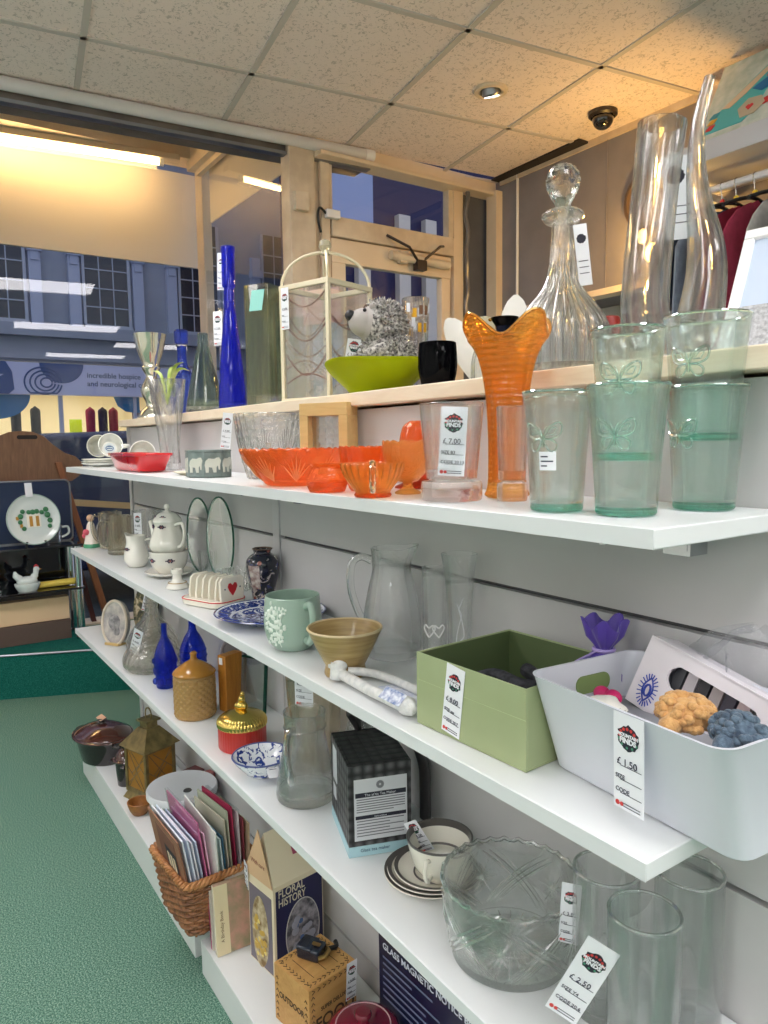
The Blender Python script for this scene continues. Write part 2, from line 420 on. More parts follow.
# ------------------------------------------------------------------ ceiling fittings
c = (.635, 1.575)
t = thing('downlight', 'lit tilting downlight set in a ceiling tile', 'downlight', (c[0], c[1], H))
ob('bezel', G().lathe([(.036,-.002),(.05,-.012),(.066,-.010),(.070,0)], 32), M_frame, t)
ob('lamp_body', G().lathe([(0,.03),(.038,.03),(.040,-.016),(.034,-.024)], 28), M_steel, t, rot=(.35,.2,0))
ob('lens', G().lathe([(.034,-.022),(.028,-.026),(0,-.027)], 28), M_led, t, rot=(.35,.2,0))
t = thing('dome_camera', 'small black dome camera on the ceiling near the wall', 'camera', (.752,2.127,H))
ob('base', G().lathe([(.062,0),(.062,-.016),(.052,-.024)], 32), mat('brown_black', L(48,40,38), .4), t)
ob('dome', G().ball((0,0,-.028), .046, n=24, m=14), mat('smoked_dome', L(30,28,30), .08, coat=1), t)
t = thing('wall_camera', 'white round security camera on the grey wall', 'camera', (1.238,2.30,2.60))
Mcw = mat('warm_white', L(232,220,206), .4)
ob('mount', G().lathe([(.001,0),(.045,0),(.045,-.025),(.03,-.03)], 24), Mcw, t, rot=(-PI/2,0,0), loc=(.03,.028,-.06))
hd = ob('head', G().ball((0,0,0), .052, sz=1.15), Mcw, t, loc=(-.04,-.05,.0), rot=(0,1.15,.35))
ob('face', G().lathe([(0,-.062),(.03,-.060),(.038,-.050),(.036,-.04)], 24), M_dark, hd)
ob('arm', G().tube([(.02,.01,-.05),(-.02,-.03,-.02)], .016, 10), Mcw, t)
t = thing('wall_clock', 'round dark-rimmed wall clock behind the tall vase', 'clock', (.88,2.325,2.335))
ob('rim', G().lathe([(.135,0),(.14,.03),(.122,.035),(.12,.015)], 48), mat('bronze_rim', L(92,76,66), .4), t, rot=(PI/2,0,0))
ob('dial', G().lathe([(0,.012),(.122,.012)], 48), mat('clock_dial', L(150,142,140), .6), t, rot=(PI/2,0,0))
ob('hand', G().box((.02,-.02,.03),(.008,.004,.11), ry=.6).box((-.03,-.02,.0),(.08,.004,.008), ry=.2), M_dark, t)
t = thing('wall_lamp', 'glowing amber wall lamp seen through the swirled vase', 'lamp', (.985,2.29,2.07))
ob('bulb', G().ball((-.02,-.085,.0), .040, n=20), M_amberlamp, t)
ob('holder', G().tube([(.0,.035,.0),(.0,-.02,.0)], .045, 18).tube([(.0,-.02,0),(-.012,-.06,0)], .028, 14), M_white, t)
ob('bracket', G().tube([(.07,.03,-.05),(.10,-.05,-.02),(.10,-.10,.02)], [.05,.045,.03], 14), mat('lamp_bracket', L(78,70,70), .5), t)

# lights that the lamps give

def area(name, loc, rot, sx, sy, e, col):
    l = bpy.data.lights.new(name, 'AREA'); l.shape = 'RECTANGLE'; l.size = sx; l.size_y = sy; l.energy = e; l.color = col
    o = bpy.data.objects.new(name, l); C.objects.link(o); o.location = loc; o.rotation_euler = rot; return o
def point(name, loc, e, col, r=.04):
    l = bpy.data.lights.new(name, 'POINT'); l.energy = e; l.color = col; l.shadow_soft_size = r
    o = bpy.data.objects.new(name, l); C.objects.link(o); o.location = loc; return o

point('amber_lamp_light', (.94,2.12,2.13), 5.5, (1,.56,.14), .03)
# ------------------------------------------------------------------ the street outside
M_fac = mottled('facade_render', L(152,158,174), L(138,145,162), 1.5, .8)
M_facl = mat('facade_trim', L(168,176,200), .7)
M_facd = mat('facade_shadow', L(92,98,120), .8)
M_sash = mat('sash_white', L(168,174,190), .5)
M_glassd = mat('dark_window', L(46,50,62), .12, spec=.6)
M_sign = mat('sign_lilac', L(186,190,222), .5)
M_blue = mat('sign_blue', L(24,66,128), .5)
M_teal = mat('sign_teal', L(20,110,160), .5)
XF = -11.0
g = G().b2((XF-.3,-8,2.75),(XF,7.2,10)).b2((XF-.3,-8,-.1),(XF,-1.6,2.75)).b2((XF-.3,5.2,-.1),(XF,7.2,2.75)).b2((XF,-8,3.16),(XF+.22,7.2,3.3)).b2((XF,-8,3.30),(XF+.12,7.2,3.38)).b2((XF,-8,2.78),(XF+.10,7.2,2.9))
fac = thing('shop_building', 'grey-blue terraced shop building across the street', 'building', (0,0,0))
ob('wall', g, M_fac, fac)
for k in range(-2, 4):
    y = .80 + 1.74*k
    f = G().b2((XF,y-.05,3.42),(XF+.06,y,5.5)).b2((XF,y+.74,3.42),(XF+.06,y+.79,5.5)).b2((XF,y-.05,3.38),(XF+.12,y+.79,3.44))
    for q in (.245,.49): f.b2((XF+.03,y+q-.009,3.44),(XF+.045,y+q+.009,5.5))
    for z in (3.76,4.09,4.42,4.75,5.1): f.b2((XF+.03,y,z-.010),(XF+.05,y+.74,z+.010))
    wn = ob('window', f, M_sash, fac); ob('pane', G().b2((XF,y,3.44),(XF+.028,y+.74,5.5)), M_glassd, wn)
    for yy in (y-.28, y+.83):
        ob('pilaster', G().b2((XF,yy,3.38),(XF+.10,yy+.19,5.0)).b2((XF,yy-.02,4.6),(XF+.16,yy+.21,4.75)).b2((XF,yy+.03,4.45),(XF+.13,yy+.16,4.6)), M_facl, fac)
sg = ob('sign_board', G().b2((XF,-1.6,2.17),(XF+.12,5.0,2.715)), M_sign, fac)
xs = XF+.122
def blob(cx, cy, rx, ry, a0=0, a1=2*PI, n=28): return [(cx+rx*cos(a0+(a1-a0)*i/n), cy+ry*sin(a0+(a1-a0)*i/n)) for i in range(n+1)]
ob('blue_shape', G().extr([(.3,2.17),(1.2,2.17),(1.29,2.25),(1.27,2.55),(1.18,2.715),(.3,2.715)], .006, 'yz', xs).extr(blob(2.06,2.715,.36,.34,PI,2*PI), .006, 'yz', xs), M_blue, sg)
ob('bird', G().extr([(.9,2.42),(1.02,2.40),(1.08,2.46),(1.14,2.50),(1.05,2.50),(.98,2.46)], .004, 'yz', xs+.006), M_sign, sg)
g = G()
for r, oy in ((.08,.0),(.14,-.02),(.20,-.03),(.26,-.05)): g.tube([(xs+.006, 1.80+oy+r*1.15*cos(t*2*PI/40), 2.30+r*sin(t*2*PI/40)+.08) for t in range(40) if 2.30+r*sin(t*2*PI/40)+.08 > 2.18], .014, 6)
ob('swirl', g, M_blue, sg)
Mtx = mat('sign_ink', L(70,84,120), .6)
text('lettering', 'incredible hospice', .13, Mtx, sg, (xs+.004,2.47,2.49), (PI/2,0,PI/2), bold=.002)
text('lettering', 'and neurological care', .13, Mtx, sg, (xs+.004,2.47,2.34), (PI/2,0,PI/2), bold=.002)
# shopfront opening and the lit charity shop behind it
M_in = mat('shop_interior', L(244,236,212), .8)
sf = ob('shop_window', G().b2((XF-.08,-1.6,-.05),(XF,5.2,.55)).b2((XF-.06,.62,.5),(XF,.68,2.17)).b2((XF-.06,2.0,.5),(XF,2.07,2.17)).b2((XF-.06,3.30,.5),(XF,3.36,2.17)).b2((XF-.06,4.9,.5),(XF,5.2,2.17)), M_facl, fac)
ob('vinyl_shape', G().extr(blob(1.0,2.17,.55,.42,PI,2*PI), .006, 'yz', XF-.03).extr([(2.95,2.17),(3.02,2.0),(3.16,1.9),(3.3,1.88),(3.42,1.88),(3.42,2.17)], .006, 'yz', XF-.03), M_teal, sf)
ob('interior', G().b2((XF-4.1,-2,-.1),(XF-4,6,2.75)).b2((XF-4,-2,-.1),(XF-.3,-1.9,2.75)).b2((XF-4,5.9,-.1),(XF-.3,6,2.75)).b2((XF-4,-2,-.12),(XF-.3,6,-.02)).b2((XF-4,-2,2.42),(XF-.3,6,2.5)), M_in, fac)
M_shoplight = emis('far_shop_light', (1.0,.90,.66), 4.5)
for x, y in ((XF-1.2,2.3),(XF-1.2,.6),(XF-1.2,4.2),(XF-2.8,1.4),(XF-2.8,3.3)): ob('ceiling_panel', G().box((x,y,2.40),(.5,1.1,.03)), M_shoplight, fac)
for k, (y, c) in enumerate(((1.42,L(70,74,84)),(1.75,L(52,56,66)),(2.72,L(150,40,80)),(2.95,L(60,50,70)),(3.15,L(170,60,80)),(3.6,L(90,70,90)),(.7,L(120,80,70)))):
    g = G().tube([(0,0,.02),(0,0,0),(0,0,-.03),(0,0,-.07),(0,0,-.4),(0,0,-.75)], [.012,.03,.075,.09,.085,.095], 14, flat=.9)
    solo('garment', g, mat('far_cloth%d' % k, c, .9), ('charcoal coat','dark grey coat','crimson dress','plum jacket','rose dress','mauve cardigan','brown cardigan')[k] + ' hanging in the lit shop across the street', 'garment', (XF-.9,y,2.0), group='clothes in the shop across the street')
solo('poster', G().b2((XF-1.5,2.45,1.45),(XF-1.48,2.68,1.8)), mat('lime', L(190,220,40), .6), 'lime green poster in the lit shop across the street', 'poster')
g = G().b2((XF-.9,.3,.55),(XF-.5,1.7,1.0)); solo('display_unit', g, mat('unit_grey', L(140,130,130), .7), 'low grey display unit inside the far shop window', 'display unit', bevel=.02)
# neighbouring navy shopfront opposite the door
nb = thing('neighbour_shopfront', 'navy shopfront with pale pilasters seen through the door glass', 'shopfront', (-8,0,0))
ob('wall', G().b2((-.3,5.1,-.1),(0,24,12)), mat('navy_paint', L(18,18,74), .5), nb)
ob('fascia_window', G().b2((0,5.9,4.95),(.02,6.75,5.95)), mat('pale_fascia', L(150,166,206), .3), nb)  # pale colour standing in for the bright rectangle reflected in the fanlight
for y in (6.35,7.22,7.82): ob('pilaster', G().b2((0,y,-.1),(.14,y+.25,4.3 if y < 7 else 5.3)), mat('pale_pilaster', L(208,200,190), .6), nb)
ob('cornice', G().b2((0,5.1,6.6),(.3,24,6.9)), mat('pale_cornice', L(150,150,190), .6), nb)
# parked car just outside
car = thing('car', 'dark blue parked car outside the shop window', 'car', (-3.9,.9,0))
Mcar = mat('car_paint', L(28,40,78), .2, coat=.6); Mcg = mat('car_glass', L(40,56,86), .05, spec=.8)
prof = [(-2.1,.28),(-2.15,.62),(-1.95,.80),(-1.05,.92),(-.45,1.38),(.95,1.42),(1.65,.98),(2.05,.92),(2.12,.6),(2.1,.28)]
ob('body', G().extr(prof[::-1], 1.6, 'yz', -.8), Mcar, car, bevel=.06, seg=3)
for s in (-.806, .802): ob('side_window', G().extr([(-.88,.95),(.1,.95),(.1,1.33),(-.38,1.33)][::1], .005, 'yz', s).extr([(.18,.95),(1.5,.95),(.92,1.35),(.18,1.33)], .005, 'yz', s), Mcg, car)
for y in (-1.35,1.35):
    for s in (-.72,.72): ob('wheel', G().tube([(s-.1,y,.31),(s+.1,y,.31)], .31, 24), M_dark, car, bevel=.02)
ob('trim_strip', G().box((.812,-.2,.83),(.02,3.4,.05), rx=-.12), mat('tan_strip', L(196,164,112), .5), car)  # tan reflection on the car side, put in as a coloured strip
ob('wing_mirror', G().ball((.92,-.70,1.0), .11, sy=.6, sz=.7), M_dark, car)
# ------------------------------------------------------------------ the shelving unit
ZA, ZB, ZC, ZD, ZE, ZP = 1.2037, .8937, .5807, .112, .0875, 1.38
LX = 2.55; YB = .25
M_shelf = mat('white_shelf', L(224,227,228), .35)
M_lip = mat('shelf_lip', L(222,226,228), .4)
M_back = mottled('slatwall', L(198,197,197), L(188,187,188), 3, .55)
M_groove = mat('groove', L(74,74,78), .5)
M_upr = mat('upright', L(190,190,192), .4)
M_cap = wood('pale_cap', L(240,226,202), L(226,208,180), 10, 'X', rough=.45)
sh = thing('shelving_unit', 'long white slatwall shelving unit full of glass and china', 'shelving', (0,0,0))
def shelf(z, lab):
    o = solo('shelf_board', G().b2((0,0,z-.0195),(LX,YB-.003,z-.0006)), M_shelf, lab, 'shelf', group='shelf boards of the shelving unit', bevel=.0015)
    ob('front_lip', G().b2((0,-.0008,z-.0190),(LX,.0,z-.0012)), M_lip, o)
shelf(ZA, 'uppermost white shelf board, carrying the aqua tumblers and amber glass')
shelf(ZB, 'middle white shelf board, carrying the green box and white bin')
shelf(ZC, 'lower white shelf board, carrying the cut glass bowl and teacup')
g = G()
zs = [0,.142,.445,.745,1.048,1.352]
for a, b in ((-.02,1.262),(1.300,LX+.02)):
    for z0, z1 in zip(zs, zs[1:]): g.b2((a,YB,z0+.004),(b,YB+.02,z1-.004))
ob('back_panel', g, M_back, sh)
g = G()
for z in zs[1:-1]: g.b2((-.02,YB+.012,z-.006),(LX+.02,YB+.018,z+.006))
ob('groove_insert', g, M_groove, sh)
ob('rear_panel', G().b2((-.02,YB+.30,.0),(LX+.02,YB+.32,1.352)), M_back, sh)
for x in (-.045, 1.281, LX+.03): ob('upright', G().b2((x-.018,YB-.004,0),(x+.018,YB+.32,1.353)), M_upr, sh)
o = solo('plinth', G().b2((0,0,0),(1.262,YB-.003,ZD-.02)), M_shelf, 'far white plinth on the carpet, carrying the casserole and brass lantern', 'plinth', bevel=.001)
ob('top_board', G().b2((0,-.001,ZD-.02),(1.262,YB-.003,ZD-.0006)), M_shelf, o, bevel=.0015)
o = solo('plinth', G().b2((1.322,-.004,0),(LX,YB-.003,ZE-.02)), M_shelf, 'near white plinth on the carpet, carrying the wooden crate and carton', 'plinth', bevel=.001)
ob('top_board', G().b2((1.322,-.005,ZE-.02),(LX,YB-.003,ZE-.0006)), M_shelf, o, bevel=.0015)
solo('top_cap', G().b2((-.045,.212,1.3535),(.872,.62,ZP-.0006)), M_cap, 'pale wooden top board under the cobalt bottle and candlestick', 'shelf', bevel=.002)
solo('top_cap', G().b2((.8735,.212,1.3535),(LX+.05,.62,ZP-.0006)), M_cap, 'pale wooden top board under the crystal decanter and lime bowl', 'shelf', bevel=.002)
for x in (.2, .75, 1.46, 2.43):
    for z in (ZA, ZB, ZC): ob('bracket', G().b2((x-.004,.08,z-.035),(x+.004,YB,z-.02)).b2((x-.018,YB-.035,z-.060),(x+.018,YB,z-.0205)).b2((x-.014,YB-.036,z-.054),(x+.014,YB-.034,z-.028)).b2((x-.015,.1,z-.024),(x+.015,.13,z-.0195)), M_chrome, sh)
# ------------------------------------------------------------------ price tags
M_tag = mat('tag_card', L(236,238,244), .6)
M_ink = mat('tag_ink', L(24,26,44), .6)
M_pen = mat('pen_ink', L(40,44,70), .6)
M_red = mat('tag_red', L(205,62,60), .6); M_grn = mat('tag_green', L(70,140,110), .6)
def price_tag(parent, loc, rot, w=.036, h=.09, price='2.50', l2='', l3='', back=False, plain=False):
    pt = ob('price_tag', G().box((0,0,-h/2),(w,.0006,h)), M_tag, parent, loc, rot)
    if plain:
        ob('printed_lines', G().box((0,-.0006,-h*.4),(w*.7,.0004,.0012)).box((0,-.0006,-h*.6),(w*.6,.0004,.0012)), M_pen, pt); return pt
    cz = -.235*h; R = .36*w
    r2 = random.Random(int(abs(loc[0])*1000)+3)
    poly = []
    for i in range(28):
        a = 2*PI*i/28; q = R*(.86+.2*r2.random()); poly.append((q*cos(a), cz+q*sin(a)*.98))
    if back:
        ob('emblem', G().extr(poly, .0006, 'xz', -.0009), M_ink, pt); 
        ob('printed_lines', G().box((0,-.0006,-h*.6),(w*.7,.0004,.0012)).box((0,-.0006,-h*.7),(w*.7,.0004,.0012)).box((0,-.0006,-h*.8),(w*.7,.0004,.0012)), M_pen, pt); return pt
    ob('emblem', G().extr(poly, .0006, 'xz', -.0009), M_ink, pt)
    g = G()
    for k in range(7):
        a = .3+k*.45; g.disk((R*.78*cos(a), -.0012, cz+R*.7*sin(a)), R*.13, 7, d=.0004)
    ob('emblem_flowers', g, M_red, pt)
    g = G()
    for k in range(5): g.disk((R*.85*cos(3.4+k*.6), -.0012, cz+R*.72*sin(3.4+k*.6)), R*.11, 6, d=.0004)
    ob('emblem_leaves', g, M_grn, pt)
    text('emblem_lettering', 'MOUNTAIN', w*.125, M_tag, pt, (0,-.0012,cz+.03*w), align='CENTER', bold=.0002)
    text('emblem_lettering', 'FINDS', w*.2, M_tag, pt, (0,-.0012,cz-.14*w), align='CENTER', bold=.0003)
    g = G()
    for k, zz in enumerate((.54,.69,.83)): g.box((w*.08,-.0006,-h*zz),(w*.7,.0004,.0005))
    for k in range(2): g.box((w*.08,-.0006,-h*(.93+.03*k)),(w*.62,.0004,.0007))
    ob('printed_lines', g, M_pen, pt)
    text('handwriting', '\u00a3 '+price, w*.27, M_pen, pt, (-w*.38,-.001,-h*.53))
    text('handwriting', 'SIZE '+l2, w*.17, M_pen, pt, (-w*.42,-.001,-h*.68))
    text('handwriting', 'CODE '+l3, w*.17, M_pen, pt, (-w*.42,-.001,-h*.82))
    ob('printed_mark', G().disk((-w*.36,-.001,-h*.945), w*.07, 10, d=.0004).disk((-w*.22,-.001,-h*.945), w*.06, 10, d=.0004), M_red, pt)
    return pt
def camrot(x, y, tilt=0, roll=0, off=0):
    """rotation that turns a tag's face towards the aisle"""
    return (tilt, roll, math.atan2(-.55-y, 2.94-x)+PI/2+off)
def patch(rf, a0, a1, z0, z1, off=.0006, nu=10, nv=6):
    return G().grid(lambda u, v: ((rf(z0+(z1-z0)*v)+off)*cos(a0+(a1-a0)*u), (rf(z0+(z1-z0)*v)+off)*sin(a0+(a1-a0)*u), z0+(z1-z0)*v), nu, nv)
# glasses
GL = glass('clear_glass', (.99,.995,.995), .30)
GLt = glass('thin_clear_glass', (.99,.995,.995), .15)
GLh = glass('heavy_clear_glass', (.99,.995,.99), .40, 1.5)
GLs = glass('smoky_clear_glass', (.95,.93,.88), .25)
AQ = glass('aqua_glass', (.94,.987,.974), .22, edge=.45)
AQr = glass('aqua_relief', (.86,.96,.93), .8)
def _cut(sc, st):
    return lambda h: h.bump(h.vor(h.coord(), sc, rand=.35), st, .004)
GLcut = glass('cut_glass', (.99,.995,.99), .45, 1.5, bump=_cut(95, .8))
GLcut2 = glass('pressed_glass', (.99,.99,.985), .45, 1.5, bump=_cut(60, .9))
COB = glass('cobalt_glass', (.36,.42,.98), .25, body=(.03,.05,.85), bodyfac=.14)
COB2 = glass('cobalt_glass_dark', (.36,.48,.97), .3, body=(.02,.08,.75), bodyfac=.12)
SMK = glass('grey_green_glass', (.76,.83,.80), .3)
OLV = glass('olive_glass', (.84,.87,.76), .2, body=(.14,.18,.10), bodyfac=.06)
BLK = glass('black_glass', (.10,.11,.13), .1, body=(.004,.004,.006), bodyfac=.7)
# ------------------------------------------------------------------ shelf at hip height: aqua tumblers, amber glass
def butterfly(rf, a0, zc, s):
    """raised outline of a butterfly on a tapering wall"""
    def P(a, b):
        z = zc+b*s; r = rf(z)+.0004; t = a0+a*s/r; return (r*cos(t), r*sin(t), z)
    def ring(pts, r=.0011): g.tube([P(a, b) for a, b in pts], r, 6, closed=True)
    g = G()
    for m in (1, -1):
        ring(spline([(m*.06,.05),(m*.35,.55),(m*.85,.80),(m*1.0,.55),(m*.85,.15),(m*.45,-.02),(m*.08,-.02)], 4))
        ring(spline([(m*.08,-.05),(m*.45,-.08),(m*.72,-.30),(m*.62,-.62),(m*.35,-.62),(m*.10,-.25)], 4))
        ring(spline([(m*.25,.20),(m*.5,.50),(m*.75,.52),(m*.6,.2)], 3), .0007)
        g.tube([P(m*.03,.15), P(m*.12,.45), P(m*.22,.62)], .0006, 5)
    g.tube([P(0,.2), P(0,-.45)], .0016, 6)
    return g
tum_prof = [(.026,0),(.0302,.001),(.0311,.005),(.0345,.06),(.0385,.110),(.0410,.130),(.0418,.133)]
def tumbler(x, y, z, label, ang, s=1.0, h=1.0):
    pr = [(r*s, q*h) for r, q in tum_prof]
    t = thing('glass_tumbler', label, 'glass', (x,y,z), 0, 'aqua tumblers with raised butterflies')
    ob('body', G().lathe(vessel(pr, .0022, .012), 48), AQ, t)
    rf = lambda q: (.0308+(.0414-.0308)*q/(.133*h))*s
    ob('butterfly_relief', butterfly(rf, ang, .082*h, .021), AQr, t)
    ob('rim', G().tube([(pr[-1][0]*.975*cos(2*PI*i/48), pr[-1][0]*.975*sin(2*PI*i/48), pr[-1][1]+.0006) for i in range(48)], .0015, 6, closed=True), AQr, t)
    ob('base_rim', G().lathe([(.0, .0008),(.0295*s,.0008),(.0312*s,.003),(.0310*s,.0065),(.029*s,.009),(0,.0095)], 40), glass('aqua_base', (.62,.89,.82), .5) if 'aqua_base' not in bpy.data.materials else bpy.data.materials['aqua_base'], t)
    return t, rf
t1, rf = tumbler(2.381,.062,ZA, 'aqua glass butterfly tumbler with a white sticker, nearest the amber vase', -1.28, .93, .98)
st = ob('sticker', patch(rf, -1.42, -.86, .046, .066), M_tag, t1)
ob('handwriting', G().add(patch(rf, -1.36, -1.12, .060, .0615, .001).v, patch(rf, -1.36, -1.12, .060, .0615, .001).f).add(patch(rf, -1.36, -.95, .055, .0565, .001).v, patch(rf, -1.36, -.95, .055, .0565, .001).f).add(patch(rf, -1.36, -1.15, .050, .0515, .001).v, patch(rf, -1.36, -1.15, .050, .0515, .001).f), M_pen, st)
tumbler(2.458,.082,ZA, 'aqua butterfly tumbler at the shelf edge carrying another, between two others', -1.25)
tumbler(2.456,.083,ZA+.056, 'upper aqua tumbler nested in the middle tumbler at the shelf edge', -1.15, .9)
tumbler(2.477,.192,ZA, 'aqua butterfly tumbler at the end of the shelf, under a nested one', -1.75, 1.04)
tumbler(2.476,.191,ZA+.075, 'upper aqua tumbler nested at the end of the shelf, tallest in the stack', -1.45, 1.08)
# amber and orange glass
def amber(name, col, body, bf, bump=None, refr=.35): return glass(name, col, refr, 1.5, body=body, bodyfac=bf, bump=bump)
AMB = amber('amber_glass', (1,.78,.40), (.95,.50,.10), .13)
AMBv = amber('amber_vase_glass', (1,.72,.30), (.82,.42,.06), .18, lambda h: h.bump(h.wave(h.coord(), 38, 1.5, 'Z'), .5, .002))
AMBg = amber('grainy_amber', (1,.76,.42), (.86,.46,.14), .22, lambda h: h.bump(h.vor(h.coord(), 330), .8, .002))
ORG = amber('orange_glass', (1,.60,.32), (.98,.27,.07), .22)
ORGc = amber('orange_cut_glass', (1,.64,.34), (.98,.30,.09), .22, lambda h: h.bump(h.vor(h.coord(), 75, rand=.4), .7, .003))
RED = amber('ruby_amber', (.9,.35,.2), (.5,.09,.04), .3)
# tall ruffled vase
def rv(t, r, z, i):
    k = max(0, (z-.155)/.082)
    if k <= 0: return r*(1+.02*cos(12*t)), z
    c = .5+.5*cos(4*t+.55)
    return r*(1+.02*cos(12*t)+k*k*.18*(c-.5)), z + k*k*.030*(c-.75)
o_ = [(.026,0),(.031,.004),(.028,.012),(.0262,.03),(.0262,.08),(.0285,.125),(.032,.155),(.038,.185),(.047,.212),(.056,.230),(.060,.237)]
o_ = spline(o_, 5)
t = thing('ruffled_vase', 'tall amber carnival glass vase with a ruffled flared mouth', 'vase', (2.206,.155,ZA))
ob('body', G().lathe(vessel(o_, .0032, .02), 72, rv), AMBv, t)
ob('rim', G().tube([(lambda q: (q[0]*cos(2*PI*j/72), q[0]*sin(2*PI*j/72), q[1]+.001))(rv(2*PI*j/72, .0585, .2375, 0)) for j in range(72)], .0022, 6, closed=True), AMB, t)
# thick tapered glass with a tag, and a little one beside it
def thick_glass(name, label, x, y, rb, rt, h, foot, fr, cat='glass'):
    t = thing(name, label, cat, (x,y,ZA))
    ob('bowl', G().lathe(vessel([(rb*.7,foot),(rb,foot+.002),(rb+(rt-rb)*.5,foot+(h-foot)*.5),(rt,h)], .003, foot+.014), 40), GL, t)
    ob('foot', G().lathe([(0,.001),(fr*.96,.001),(fr,.004),(fr,foot-.006),(fr*.97,foot-.002),(rb*.8,foot),(0,foot)], 40), GLh, t); return t
t = thick_glass('candle_glass', 'heavy clear glass candle holder with a price tag inside', 2.197,.063,.0335,.0425,.127,.028,.0405)
price_tag(t, (.026,-.016,.122), (.0, .06, .72), .034, .088, '7.00', 'B3', '20.13')
thick_glass('shot_glass', 'slim clear thick-footed glass between the amber vase and aqua tumbler', 2.262,.110,.0175,.0205,.121,.026,.0195)
# footed grainy bowl, upturned ball behind it
t = thing('footed_bowl', 'grainy amber glass footed bowl beside the candle holder', 'bowl', (2.055,.095,ZA))
ob('bowl', G().lathe(vessel(spline([(.008,.018),(.016,.020),(.030,.036),(.037,.058),(.0385,.078)], 4), .003, .024), 48, lambda t,r,z,i: (r, z+(.0025*cos(8*t) if z > .07 else 0))), AMBg, t)
ob('stem', G().lathe(spline([(.019,0),(.0195,.003),(.010,.008),(.007,.014),(.010,.020)], 3)+[(0,.021)], 32), AMB, t)
solo('glass_dish', G().lathe(vessel(spline([(.016,.0),(.018,.004),(.0265,.03),(.028,.055),(.022,.078),(.012,.086)], 4), .003, .006), 48, lambda t,r,z,i: (r*(1+.03*cos(14*t)), z)), ORGc, 'ribbed dark orange glass dome standing behind the grainy bowl', 'dish', (1.958,.185,ZA+.026))
solo('glass_stand', G().lathe(spline([(.0,0),(.034,0),(.036,.004),(.02,.012),(.03,.022),(.033,.026)], 3)+[(0,.026)], 40), RED, 'deep red glass stand under the ribbed dome', 'stand', (1.958,.185,ZA))
# small ribbed cup with a handle
t = thing('glass_cup', 'small ribbed amber glass cup, handle turned to the aisle', 'cup', (2.066,.024,ZA))
rb = lambda t,r,z,i: (r*(1+.022*cos(24*t)*min(1,z/.01)), z)
ob('bowl', G().lathe(vessel(spline([(.024,0),(.026,.004),(.0255,.008),(.036,.022),(.0435,.036),(.0462,.048)], 4), .003, .011), 96, rb), AMB, t)
a = -.58
ob('handle', G().tube([(q*cos(a), q*sin(a), z) for q, z in spline([(.041,.044),(.052,.050),(.060,.042),(.058,.026),(.048,.013),(.036,.012)], 4)], .0048, 10), glass('pale_amber', (1,.9,.75), .6), t)
ob('foot', G().lathe([(0,.0006),(.026,.0006),(.0275,.003),(.0255,.006),(0,.006)], 40), ORG, t)
def scal(n, zt, amp, rib, ra=.012):
    return lambda t,r,z,i: (r*(1+ra*cos(rib*t)), z+(amp*abs(cos(n*t/2)) if z > zt else 0))
solo('scalloped_bowl', G().lathe(vessel(spline([(.024,0),(.027,.004),(.030,.012),(.039,.04),(.0425,.068)], 4), .003, .012), 96, scal(18,.06,.004,18,.025)), ORG, 'deep orange scalloped glass bowl behind the ribbed cup', 'bowl', (1.950,.088,ZA))
# lidded saucer pot
t = thing('butter_dish', 'low orange glass dish with a domed cover at the shelf edge', 'dish', (1.925,.029,ZA))
ob('base', G().lathe(vessel(spline([(.028,0),(.030,.003),(.0325,.010),(.0335,.016)], 3), .003, .005), 48), ORGc, t)
ob('cover', G().lathe(spline([(.0325,.0165),(.031,.026),(.024,.040),(.030,.045)], 4)+[(0,.045)], 48, lambda t,r,z,i: (r*(1+.02*cos(16*t)), z)), ORG, t)
# big orange bowl
t = thing('fruit_bowl', 'large orange-red cut glass bowl with a scalloped rim', 'bowl', (1.716,.080,ZA))
ob('bowl', G().lathe(vessel(spline([(.050,0),(.056,.003),(.060,.008),(.084,.036),(.098,.056),(.1035,.064)], 5), .0045, .010), 120, scal(36,.058,.0045,0,0)), ORG, t)
g = G()
for k in range(9):
    for j in range(-3, 4):
        a = 2*PI*k/9+.25; b = a+j*.085; r0, z0 = .0615, .010; r1 = .100-abs(j)*.004; z1 = .056-abs(j)*.006
        g.tube([(r0*cos(a), r0*sin(a), z0), ((r0+r1)/2*cos((a+b)/2), (r0+r1)/2*sin((a+b)/2), (z0+z1)/2-.002), (r1*cos(b), r1*sin(b), z1)], [.001,.0017,.0006], 5)
ob('cut_pattern', g, amber('orange_cut_lines', (1,.72,.45), (1,.5,.22), .35, refr=.7), t)
# clear pressed bowl behind it, gilt leaf, wooden frame block
t = thing('pressed_bowl', 'clear pressed glass bowl with fan pattern behind the orange bowl', 'bowl', (1.450,.160,ZA))
def fan(h):
    return h.bump(h.wave(h.coord(scale=(1,1,1)), 24, 3, 'X', 'RINGS'), .6, .003)
ob('bowl', G().lathe(vessel([(.052,0),(.056,.003),(.060,.02),(.072,.075),(.080,.125),(.0835,.143)], .005, .010), 96, lambda t,r,z,i: (r*(1+.012*cos(10*t)+.006*cos(30*t)), z)), GLcut2, t)
g = G()
for k in range(10):
    for j in range(-4, 5):
        a = 2*PI*k/10; b = a+j*.068; rr = lambda z: .0575+.0265*z/.143+.0012
        z0, z1 = .035, .118-abs(j)*.009
        g.tube([(rr(z0)*cos(a), rr(z0)*sin(a), z0), (rr((z0+z1)/2)*cos((a+b)/2+j*.008), rr((z0+z1)/2)*sin((a+b)/2+j*.008), (z0+z1)/2), (rr(z1)*cos(b), rr(z1)*sin(b), z1)], [.0008,.0016,.001], 5)
ob('fan_pattern', g, GLh, t)
price_tag(t, (-.02,-.092,.146), (.0,.12,.95), .022, .078, '4.00')
g = G()
